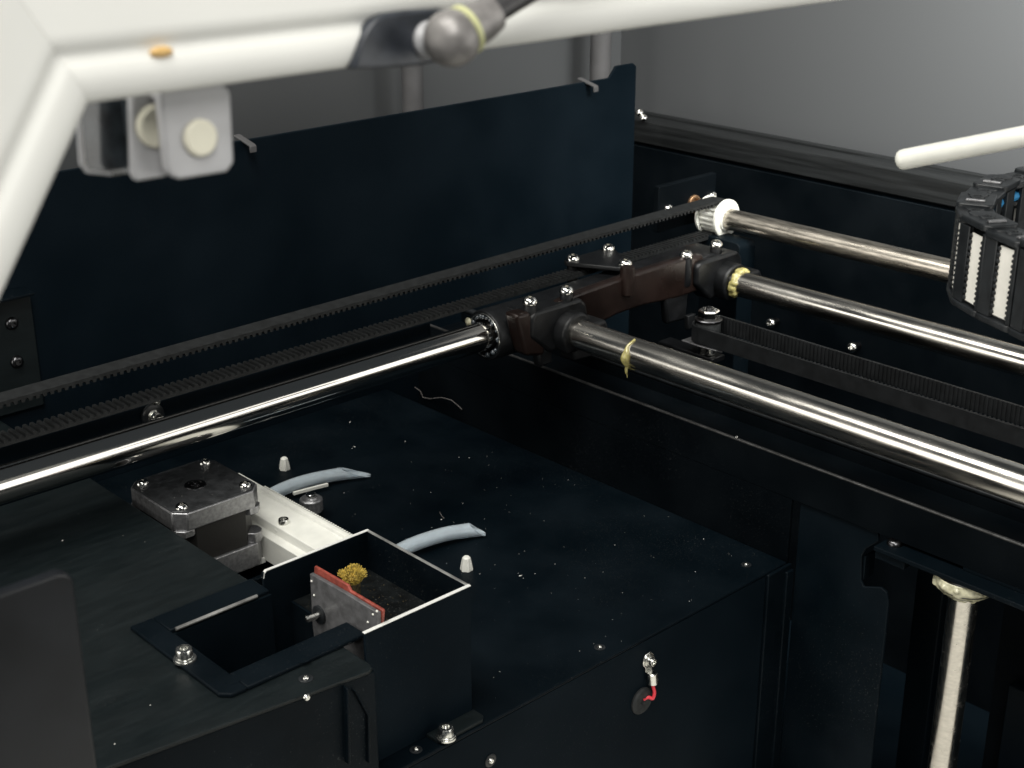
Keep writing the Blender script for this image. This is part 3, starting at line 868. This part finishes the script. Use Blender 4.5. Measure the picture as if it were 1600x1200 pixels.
while y < YPUL - 2:
    for z, s in ((zu(y), -1), (zl_(y), 1)):
        tt.add([(bxr - bw, y - 0.95, z), (bxr, y - 0.95, z), (bxr, y + 0.95, z), (bxr - bw, y + 0.95, z),
                (bxr - bw, y - 0.6, z + s * 1.3), (bxr, y - 0.6, z + s * 1.3), (bxr, y + 0.6, z + s * 1.3), (bxr - bw, y + 0.6, z + s * 1.3)],
               [(4, 5, 6, 7), (0, 1, 5, 4), (2, 3, 7, 6), (1, 2, 6, 5), (3, 0, 4, 7)])
    y += 3.0
tt.build('teeth', 'belt_rubber', t, smooth=False)['kind'] = 'stuff'

t = thing('drive_pulley', 'white flanged toothed pulley on the end of the drive shaft', 'pulley', (-505, YPUL, ZPUL))
n = 72
rr = []
for x in (bxr - bw - 0.6, bxr + 1.4):
    rr.append([(x, YPUL + (RP + (0.5 if k % 4 < 2 else -0.5)) * math.cos(6.28318 * k / n), ZPUL + (RP + (0.5 if k % 4 < 2 else -0.5)) * math.sin(6.28318 * k / n)) for k in range(n)])
MB().rings(rr).build('toothed_wheel', 'white_plastic', t, smooth=False)
MB().lathe((bxr + 1.42, YPUL, ZPUL), (9e3, YPUL, ZPUL), [(0, 10.4), (0.3, 11.0), (1.8, 11.0), (2.1, 10.6), (2.1, 7.4), (3.2, 7.0)], 40).build('flange', 'white_plastic', t)
MB().lathe((bxr - bw - 2.2, YPUL, ZPUL), (9e3, YPUL, ZPUL), [(0, 10.6), (0.3, 11.0), (1.5, 11.0)], 40).build('flange', 'white_plastic', t)
MB().cyl((-540, YPUL, ZPUL), (bxr - bw - 2.25, YPUL, ZPUL), 4, 20).build('stub_axle', 'zinc', t)
t = thing('drive_shaft', 'worn steel drive shaft running right from the white pulley', 'shaft', (-400, YPUL, ZPUL))
MB().cyl((bxr + 4.6, YPUL, ZPUL), (160, YPUL + 8.0, ZPUL), 6.0, 40, 0.4).build('bar', 'shaft_steel', t)
t = thing('bearing_plate', 'black bearing plate with copper ring behind the white pulley', 'bracket', (-526, 620, 0))
a, b = P(1030, 292, 'x', -524), P(1095, 335, 'x', -524)
MB().box(-528, -524, a.y, 650, ZR + 16.0, a.z).build('plate', 'black_rear', t, 0.6)
q = P(1083, 318, 'x', -524)
MB().lathe((-523.9, q.y, q.z), (9e3, q.y, q.z), [(0, 5.2), (1.2, 5.2), (1.6, 4.6), (1.6, 3.3), (0.2, 3.2)], 24).build('copper_ring', 'copper_ring', t)
put(BUTTON, 'screw', P(1043, 327, 'x', -524), t, (0.9, 0, 0.4), 1.3)
put(BUTTON, 'screw', P(1112, 307, 'x', -524), t, (0.9, 0, 0.4), 1.3)

# ================================================================== channel beam, rear plate, cross belt and idler
t = thing('channel_beam', 'black channel beam with a thin highlight strip painted along its front lip under the gantry rods', 'beam', (-300, 515, 20))
YF, ZF = YE + 0.3, 41.5
za, zb2 = P(1150, 685, 'y', YF).z, P(1600, 858, 'y', YF).z
ZF = (za + zb2) / 2
ZG = P(1487, 879, 'y', YF).z
yb2 = P(1420, 728, 'z', ZF).y
sec = [(YF, ZG), (YF + 1.4, ZG), (YF + 1.4, ZF - 8), (yb2, ZF - 8), (yb2, ZF), (yb2 + 2, ZF), (yb2 + 2, ZG - 8), (yb2 + 3.5, ZG - 8), (yb2 + 3.5, ZF + 1.4), (yb2 - 1.4, ZF + 1.4), (yb2 - 1.4, ZF - 6.6), (YF + 1.4, ZF - 6.6), (YF + 1.4, ZF - 0.5), (YF + 1.0, ZF), (YF, ZF)]
XB0 = -600.0
MB().box(XB0, XD - 0.2, YF, YF + 1.4, -60, ZG - 0.02).build('side_apron', 'black_rear', t)
MB().prism([(YF, ZG), (YF + 1.4, ZG), (YF + 1.4, ZF), (YF, ZF)], 'x', XB0, 200).build('front_web', 'black_rear', t, 0.3)
MB().cyl((XB0, YF + 0.7, ZF + 0.25), (200, YF + 0.7, ZF + 0.25), 0.75, 12).build('front_lip', 'lip_highlight', t)  # strip added on the lip, edge highlight put into its lighter colour
MB().box(XB0, 200, YF + 1.42, yb2 - 0.02, ZF - 9, ZF - 7.6).build('floor_web', 'black_rear', t)
MB().cyl((XB0, yb2 + 1.6, ZF - 0.5), (200, yb2 + 1.6, ZF - 0.5), 1.7, 16).build('rear_lip', 'black_plastic', t)
MB().box(XB0, 200, yb2, yb2 + 1.4, ZG - 8, ZF - 2.25).build('rear_web', 'black_rear', t)
p = P(1357, 720, 'z', ZF - 7.6)
put(BUTTON, 'screw', p, t, (0, 0, 1), 1.1)
put(RIVET, 'screw', P(1151, 683, 'y', YF - 0.05), t, (0, -1, 0.3), 0.5)

t = thing('rear_lower_panel', 'black panel with two small screws behind the cross belt', 'panel', (-300, 618, -180))
YQ = ye + 3.0
MB().box(XW - 30, 200, YQ, YQ + 2, -180, P(1300, 292, 'y', YQ).z).build('sheet', 'black_rear', t)
for q in ((1205, 505), (1332, 543), (1163, 397)):
    p = P(q[0], q[1], 'y', YQ - 6)
    MB().cyl((p.x, YQ - 6, p.z), (p.x, YQ - 0.02, p.z), 2.2, 14).build('standoff', 'dark_screw', t)
    put(BUTTON, 'screw', p, t, (0.1, -1, 0.35), 1.5)

YI = 556.0
p = P(1107, 500, 'y', YI)
XI, ZI1 = p.x, P(1107, 482, 'y', YI).z
ZI0 = P(1107, 552, 'y', YI).z
t = thing('belt_idler', 'upright idler with silver nut and spacer under the carriage', 'idler', (XI, YI, ZI0))
h = ZI1 - ZI0
MB().lathe((XI, YI, ZI0), (XI, YI, 999), [(0, 4.6), (0.4, 5.2), (h * .27, 5.2), (h * .28, 3)], 24).build('spacer', 'zinc', t)
MB().lathe((XI, YI, ZI0 + h * .28), (XI, YI, 999), [(0, 6.2), (0.6, 6.5), (h * .42, 6.5), (h * .45, 6.2)], 28).build('roller', 'rubber', t)
MB().lathe((XI, YI, ZI0 + h * .735), (XI, YI, 999), [(0, 7.0), (1.0, 7.2), (1.4, 6.8)], 28).build('washer', 'dark_screw', t)
MB().lathe((XI, YI, ZI0 + h * .80), (XI, YI, 999), [(0, 5.6), (h * .15, 5.6), (h * .19, 5.0), (h * .19, 2.2), (h * .1, 2.0)], 6).build('nut', 'chrome', t, 0.25, ang=20)
a, b = P(1090, 535, 'y', YI - 8), P(1165, 545, 'y', YI - 8)
MB().prism([(XI - 10, YI - 9), (XI + 4, YI - 9), (XI + 16, YI - 7.4), (XI + 4, YI + 7), (XI - 10, YI + 7)], 'z', ZI0 + h * .25, ZI0 + h * .272).build('spacer_shim', 'motor_metal', t, 0.1)
MB().cyl((XI, YI, ZI1 - h * 0.2), (XI, YI, ZI1 + 1), 1.6, 12).build('stud', 'dark_screw', t)
MB().box(wx - 2, XI + 8, YI - 5, YI + 5, ZI0 - 3, ZI0 - 0.05).build('arm', 'cast_black', t, 0.5)

t = thing('cross_timing_belt', 'black toothed belt running on edge from the idler behind the front gantry rod', 'belt', (-340, YI, 55))
zb0, zb1 = P(1600, 690, 'y', YI - 7).z, P(1600, 650, 'y', YI - 7).z
zc0, zc1 = ZI0 + h * .31, ZI0 + h * .66
wb = zc1 - zc0
mb = MB()
mb.box(XI, 170, YI - 8.4, YI - 7.1, zc0, zc1)
mb.build('front_run', 'dark_belt', t)
MB().box(XI, 170, YI + 7.1, YI + 8.4, zc0 + 3, zc1 + 3).build('rear_run', 'dark_belt', t)
MB().rings([[(XI + r * math.cos(math.radians(a)), YI + r * math.sin(math.radians(a)), z) for r, z in ((7.1, zc0), (8.4, zc0), (8.4, zc1), (7.1, zc1))] for a in range(90, 271, 12)]).build('wrap', 'dark_belt', t)
tt = MB()
x = XI + 1
while x < 160:
    tt.box(x - 0.55, x + 0.55, YI + 6.6, YI + 7.05, zc0 + 3, zc1 + 3)
    tt.box(x - 0.55, x + 0.55, YI - 7.05, YI - 6.0, zc0, zc1)
    x += 2.2
tt.build('teeth', 'dark_belt', t, smooth=False)['kind'] = 'stuff'

# ================================================================== lower right: notched plate, bracket, vertical rod
YN = YE + 1.8
def n2(px, py):
    q = P(px, py, 'y', YN)
    return (q.x, q.z)
t = thing('notched_plate', 'black vertical plate with a square notch below the channel beam', 'panel', (-320, YN, -180))
bl = (XD + 3.4, -179.5)
tl = (XD + 3.4, n2(1245, 783)[1])
pts = [bl, tl, n2(1300, 802), n2(1372, 833), n2(1372, 846), n2(1352, 858), n2(1346, 870), n2(1345, 908), n2(1349, 917), n2(1376, 918), n2(1385, 926), n2(1388, 942), (n2(1388, 942)[0], -179.5)]
MB().prism(pts, 'y', YN, YN + 1.5).build('sheet', 'black_sheet', t, 0.4)
tr_, brt = n2(1388, 942), n2(1346, 870)
MB().box(brt[0] - 0.1, brt[0] + 1.2, YN + 1.55, YN + 9, n2(1345, 908)[1], brt[1]).build('fold', 'black_sheet', t, 0.3)

t = thing('rod_bracket', 'black strip bracket holding the upright rod under the channel beam', 'bracket', (-260, 495, 18))
ZT = ZG - 1.5
f0, f1 = P(1367, 852, 'z', ZT), P(1600, 950, 'z', ZT)
yf = (f0.y + f1.y) / 2
MB().box(f0.x, 190, yf, YF + 16, ZT - 2.2, ZT).build('strip', 'black_sheet', t, 0.5, 3)
MB().box(f0.x - 0.2, f0.x + 14, yf + 2, yf + 8, ZT - 6.5, ZT - 2.25).build('under_tab', 'black_sheet', t, 0.4)
put(DARKBUT, 'screw', P(1398, 850, 'z', ZT), t, (0, 0, 1), 1.3)
p = P(1507, 889, 'z', ZT)
MB().prism([(p.x, p.y - 1.5), (p.x + 40, p.y - 1.5), (p.x + 40, p.y + 9), (p.x - 2, p.y + 9)], 'z', ZT + 0.02, ZT + 2.2).build('shim', 'black_sheet', t, 0.3)

YZ = yf + 12
p = P(1500, 936, 'y', YZ)
p2 = P(1478, 1190, 'y', YZ)
XZ = (p.x + p2.x) / 2
p = Vector((XZ, YZ, P(1500, 936, 'y', YZ).z))
t = thing('upright_rod', 'polished upright rod below the bracket, its top packed with grease', 'rod', (XZ, YZ, -180))
MB().cyl((XZ, YZ, -179), (XZ, YZ, ZT - 2.3), 6.0, 40).build('bar', 'steel_rod', t)
MB().lathe((XZ, YZ, ZT - 2.25), (XZ, YZ, -999), [(0, 12.0), (5.5, 12.0), (7.5, 10.5), (8.2, 7.0), (8.2, 6.1)], 36).build('collar', 'dark_screw', t)
mb = MB()
zc = ZT - 8.5
mb.lathe((XZ, YZ, zc + 5.5), (XZ, YZ, -999), [(0, 12.4), (3.5, 12.6), (6.0, 11.2), (8.2, 8.6), (9.2, 5.5)], 32)
for k in range(90):
    a_ = math.radians(random.uniform(110, 350))
    rr_ = random.uniform(7.0, 12.6)
    mb.ball((XZ + rr_ * math.cos(a_), YZ + rr_ * math.sin(a_), zc - 2.6 + (rr_ - 7.0) * 1.0 + random.uniform(-1, 0.8)), random.uniform(0.7, 1.7), 12, 8, (1, 1, 0.8), 0.05)
blend(mb.build('grease_collar', 'pale_grease', t, ang=180), 0.35, 12)

t = thing('rear_upright_post', 'dark upright channel post between notched plate and steel rod', 'post', (-280, 525, -180))
yq = 530.0
l0, l1 = P(1433, 895, 'y', yq), P(1472, 940, 'y', yq)
MB().box(l0.x, l1.x, yq, yq + 4, -179, 13).build('web', 'black_sheet', t, 0.6)
MB().box(l1.x - 1.5, l1.x + 0.2, yq + 4.02, yq + 20, -179, 13).build('side_web', 'black_sheet', t)
t = thing('rear_inner_panel', 'dark inner panel with a lower cover right of the upright rod', 'panel', (-200, 548, -180))
MB().box(P(1562, 1000, 'y', 546).x, 200, 546, 548, -179, 14).build('sheet', 'black_rear', t)
pc = P(1575, 1075, 'y', 540)
MB().box(pc.x, 200, 540, 545.9, -179, P(1600, 1080, 'y', 540).z).build('lower_cover', 'black_sheet', t, 0.6)

# ================================================================== drag chain
def chain():
    ZTOP = 192.0
    HT = 31.0
    t = thing('drag_chain', 'black plastic cable drag chain curving beside the white tube', 'cable chain', P(1560, 400, 'z', ZTOP - HT))
    keys = [(1760, 262), (1660, 252), (1600, 259), (1545, 271), (1507, 293), (1492, 318), (1505, 338), (1548, 357), (1600, 377), (1680, 410), (1760, 448)]
    pts = [P(x, y, 'z', ZTOP) for x, y in keys]
    fine = []
    for i in range(len(pts) - 1):
        p0, p1, p2, p3 = (pts[max(i - 1, 0)], pts[i], pts[i + 1], pts[min(i + 2, len(pts) - 1)])
        for k in range(20):
            s = k / 20
            fine.append(0.5 * ((2 * p1) + (p2 - p0) * s + (2 * p0 - 5 * p1 + 4 * p2 - p3) * s * s + (3 * p1 - p0 - 3 * p2 + p3) * s ** 3))
    PITCH = 15.5
    nodes, acc = [fine[0]], 0
    for a, b in zip(fine, fine[1:]):
        acc += (b - a).length
        if acc >= PITCH:
            nodes.append(b)
            acc = 0
    cen = sum(nodes, Vector()) / len(nodes)
    for i in range(len(nodes) - 1):
        a, b = nodes[i], nodes[i + 1]
        tx = (b - a).normalized()
        nx = Vector((tx.y, -tx.x, 0))
        mid = (a + b) / 2
        if nx.dot(mid - cen) < 0:
            nx = -nx                     # outward
        L = PITCH
        W = 12.5                          # depth of chain, outer side at a/b, inner side at -W
        def loc(u, v, z):
            return mid + tx * u - nx * v + Vector((0, 0, z - ZTOP))
        lk = bpy.data.objects.new('link', None)
        lk.empty_display_size = 0.004
        lk.location = (mid + Vector((0, 0, -HT))) * S
        col.objects.link(lk)
        adopt(lk, t)
        # top and bottom side plates (rounded ends, overlapping), as extruded outlines
        def plate(z0, z1, u0, u1, v0, v1, name, m='black_plastic', bev=0.4):
            o = roundrect(u0, u1, v0, v1, 2.6, 4)
            vs = [loc(u, v, z0) for u, v in o] + [loc(u, v, z1) for u, v in o]
            n = len(o)
            MB().add(vs, [tuple(range(n)), tuple(range(n, 2 * n))] + [(k, (k + 1) % n, (k + 1) % n + n, k + n) for k in range(n)]).build(name, m, lk, bev)
        e = 1.3 * (i % 2)
        plate(ZTOP - 2.2 - e, ZTOP - e, -L * 0.60, L * 0.56, 0.2, W, 'side_plate')
        plate(ZTOP - HT, ZTOP - HT + 2.2, -L * 0.60, L * 0.56, 0.2, W, 'side_plate')
        # boss and latch slot on the top plate
        MB().lathe(loc(-L * 0.1, W * 0.5, ZTOP - e), loc(-L * 0.1, W * 0.5, ZTOP + 9), [(0, 2.6), (0.5, 2.5), (0.55, 1.5), (0.1, 1.4)], 18).build('pivot_boss', 'black_plastic', lk)
        MB().lathe(loc(-L * 0.38, W * 0.5, ZTOP - e), loc(-L * 0.38, W * 0.5, ZTOP + 9), [(0, 3.6), (0.35, 3.5), (0.36, 3.1)], 20).build('pivot_disc', 'black_plastic', lk)
        sl = [loc(u, v, z) for z in (ZTOP - e + 0.02, ZTOP - e + 0.75) for u, v in ((-0.9, W * .25), (0.9, W * .25), (0.9, W * .75), (-0.9, W * .75))]
        MB().add([s + tx * L * 0.28 for s in sl], [(0, 1, 2, 3), (4, 5, 6, 7), (0, 1, 5, 4), (1, 2, 6, 5), (2, 3, 7, 6), (3, 0, 4, 7)]).build('latch_rib', 'motor_metal', lk, 0.15)
        # outer and inner cross bars
        def slab(u0, u1, v0, v1, z0, z1, name, m, bev=0.3):
            vs = [loc(u, v, z) for z in (z0, z1) for u, v in ((u0, v0), (u1, v0), (u1, v1), (u0, v1))]
            MB().add(vs, [(0, 1, 2, 3), (4, 5, 6, 7), (0, 1, 5, 4), (1, 2, 6, 5), (2, 3, 7, 6), (3, 0, 4, 7)]).build(name, m, lk, bev)
        slab(-L * 0.5, -L * 0.12, 0.6, 2.2, ZTOP - HT + 2.3, ZTOP - 2.9, 'outer_bar', 'black_plastic')
        slab(L * 0.40, L * 0.52, 0.6, 2.0, ZTOP - HT + 2.3, ZTOP - 2.9, 'outer_bar', 'black_plastic')
        slab(-L * 0.3, L * 0.2, W - 2.2, W - 0.6, ZTOP - HT + 2.3, ZTOP - 2.9, 'inner_bar', 'black_plastic')
        bd = MB()
        zz = ZTOP - HT + 4.5
        while zz < ZTOP - 4:
            bd.ball(loc(-L * 0.06, 1.0, zz), 0.75, 8, 5)
            zz += 2.1
        bd.build('bead_row', 'black_plastic', lk)
        slab(-L * 0.05, L * 0.40, 1.2, 1.7, ZTOP - HT + 3.6, ZTOP - 4.5, 'white_insert', 'white_card', 0.0)
        sr = MB()
        zz = ZTOP - HT + 4.5
        while zz < ZTOP - 4.5:
            q = loc(L * 0.40, 0.9, zz)
            sr.ball(q, 0.62, 8, 5)
            zz += 1.7
        sr.build('bead_row', 'black_plastic', lk)
    # bundle of wires in the chain
    wires = []
    for k, (v, z, m) in enumerate(((5, -12, 'black_plastic'), (7, -20, 'rubber'), (9, -7, 'blue_wire'), (4.5, -6, 'black_plastic'))):
        pth = []
        for i in range(len(nodes) - 1):
            a, b = nodes[i], nodes[i + 1]
            tx = (b - a).normalized()
            nx = Vector((tx.y, -tx.x, 0))
            if nx.dot((a + b) / 2 - cen) < 0:
                nx = -nx
            pth.append((a + b) / 2 - nx * v + Vector((0, 0, z)))
        wo = MB().tube(pth, 1.8, 8).build('cable', m)
        adopt(wo, t)
chain()

# white tube with a rounded end
a, b = D(1407, 250, 430), D(1760, 182, 405)
t = thing('white_tube', 'plain white tube with rounded end reaching in above the drag chain', 'tube', a)
d = (b - a).normalized()
L = (b - a).length
MB().lathe(a - d * 1.5, b, [(0, 0.6), (0.25, 1.5), (0.8, 2.4), (1.6, 2.9), (2.8, 3.05), (L, 3.05)], 28).build('tube_body', 'white_plastic', t)

# ================================================================== white hood frame close to the camera
XH = -200.0
t = thing('white_hood_frame', 'white painted hood frame with rolled inner bead', 'hood', (XH, 180, 200))
prof = [(0, -4.0), (0, 0.4), (0.3, 1.0), (0.9, 1.5), (2.0, 1.8), (3.4, 1.95), (4.8, 1.9), (5.8, 1.5), (6.5, 0.8), (7.0, 0.5), (7.6, 0.55), (8.2, 0.95), (9.0, 1.3), (10.5, 1.35), (70, -8.0), (70, -11), (12, -4.0)]
c0, c1 = P(133, 155, 'x', XH), P(1320, 0, 'x', XH)
c2 = P(0, 457, 'x', XH)
zbar = c1.z
cor = Vector((c0.y, (c0.z + zbar) / 2))
dl = (Vector((c2.y, c2.z)) - cor)
left = cor + dl * 2.6
right = Vector((380, zbar))
def perp(d):            # outward normal in (y, z): up for the bar, left for the post
    d = d.normalized()
    return Vector((-d.y, d.x))
n_bar = Vector((0, 1))
n_post = Vector((dl.y, -dl.x)).normalized()
if n_post.x > 0:
    n_post = -n_post
mit = (n_bar + n_post).normalized()
mit = mit / mit.dot(n_bar)
rg = []
for base, nn in ((left, n_post), (cor, mit), (right, n_bar)):
    rg.append([(XH + v, (base + nn * u).x, (base + nn * u).y) for u, v in prof])
MB().rings([rg[0], rg[1]]).build('side_post', 'white_paint', t, ang=40)
MB().rings([[Vector(p) + Vector((0, 0.06, 0)) for p in rg[1]], rg[2]]).build('top_bar', 'white_paint', t, ang=40)
p = P(252, 81, 'x', XH + 1.6)
tag(MB().ball(p, 1.0, 20, 12, (0.75, 2.0, 0.85)).build('glue_blob', 'tan_glue', ang=80), 'tan glue blob stuck on the white hood frame', 'glue')

# gas strut with ball joint
t = thing('gas_strut', 'grey ball joint and rod end of a gas strut on the hood frame', 'strut', P(707, 62, 'x', XH + 8))
XP = XH + 3.1
def sp_(px, py):
    q = P(px, py, 'x', XP)
    return (q.y, q.z)
outline = [sp_(*q) for q in ((553, 109), (558, 88), (566, 64), (577, 44), (590, 30), (603, 22), (640, 17), (700, 14), (716, 60), (706, 94), (660, 103), (600, 108))]
MB().prism(outline, 'x', XH - 1.0, XP).build('mount_plate', 'slate_plate', t, 0.6, 3)
bc = P(706, 60, 'x', XH + 10.5)
rb = 45 / FPX * (bc - CO).dot(f_)
st0 = P(668, 62, 'x', XP)
MB().lathe(st0 - Vector((0.2, 0, 0)), bc, [(0, 3.2), (1.2, 3.2), (2.0, 2.0), ((bc - st0).length - rb * 0.5, 2.0)], 24).build('ball_stud', 'grey_plastic', t)
MB().ball(bc, rb, 36, 24).build('ball', 'ball_grey', t)
sd = (P(860, -35, 'x', XH + 12) - bc).normalized()
MB().lathe(bc + sd * rb * 0.55, bc + sd * 99, [(0, rb * .84), (0.3, rb * .90), (0.9, rb * .90), (1.2, rb * .82)], 32).build('retaining_ring', 'yellow_ring', t)
MB().lathe(bc + sd * (rb * 0.55 + 1.25), bc + sd * 99, [(0, rb * .80), (3.2, rb * .76), (5.6, rb * .66), (6.0, rb * .4)], 28).build('socket', 'ball_grey', t)
MB().lathe(bc + sd * (rb * 0.55 + 7.3), bc + sd * 99, [(0, rb * .44), (60, rb * .44)], 20).build('piston_rod', 'strut_black', t)

# roller latch under the hood bar
t = thing('latch_bracket', 'translucent grey latch bracket with two cream discs under hood bar', 'latch', P(290, 270, 'x', XH - 5))
def lp(px, py, x):
    q = P(px, py, 'x', x)
    return (q.y, q.z)
xa = XH - 3.5
def ppoly(pts, x0, x1, name, m, bev):
    return MB().prism([lp(px, py, x1) for px, py in pts], 'x', x0, x1).build(name, m, t, bev, 3)
ppoly(((250, 146), (258, 139), (340, 131), (354, 135), (361, 146), (366, 254), (356, 269), (280, 281), (268, 274), (262, 262)), xa - 2.2, xa, 'front_plate', 'grey_plastic', 0.5)
ppoly(((205, 140), (258, 134), (262, 276), (214, 284), (208, 272)), xa - 6.5, xa - 4.8, 'middle_plate', 'grey_plastic', 0.5)
ppoly(((118, 148), (214, 138), (216, 270), (176, 275), (136, 271), (126, 256)), xa - 11.5, xa - 10.3, 'rear_plate', 'clear_dark', 0.4)
ppoly(((119, 150), (125, 150), (133, 256), (140, 266), (176, 270), (176, 275), (136, 271), (126, 257)), xa - 10.2, xa - 9.5, 'rear_rim', 'grey_plastic', 0.2)
for (px, py, rpx, x, name) in ((311, 215, 29, xa, 'front_disc'), (243, 196, 34, xa - 4.75, 'rear_disc')):
    c = P(px, py, 'x', x)
    r = rpx / FPX * (c - CO).dot(f_)
    MB().lathe((x - 0.2, c.y, c.z), (x + 9, c.y, c.z), [(0, r), (0.9, r), (1.3, r - 0.4)], 36).build(name, 'cream', t)
# spine that ties the plates and hangs them from the bar
q0, q1 = lp(212, 150, xa), lp(340, 131, xa)
MB().box(xa - 11.5, xa - 0.1, P(235, 150, 'x', xa - 4).y, P(340, 131, 'x', xa).y - 1, zbar - 1.6, zbar - 0.3).build('top_web', 'grey_plastic', t, 0.3)
MB().box(xa - 9.4, xa - 6.55, P(205, 200, 'x', xa - 7).y, P(205, 200, 'x', xa - 7).y + 1.0, P(205, 270, 'x', xa - 7).z, zbar - 1.7).build('side_web', 'clear_dark', t, 0.2)

# dark rounded plate in the near left corner
XN = -262.0
a, b = P(128, 905, 'x', XN), P(140, 1190, 'x', XN)
zt2 = P(100, 893, 'x', XN).z
yr = (a.y + b.y) / 2
t = thing('rounded_door_plate', 'dark grey plate with a rounded corner standing before the platform', 'plate', (XN, yr - 20, -180))
MB().prism(roundrect(yr - 90, yr, -179.9, zt2, 3.6, 6, (0, 0, 1, 0)), 'x', XN - 3, XN).build('sheet', 'smoky_plate', t, 0.8, 3)
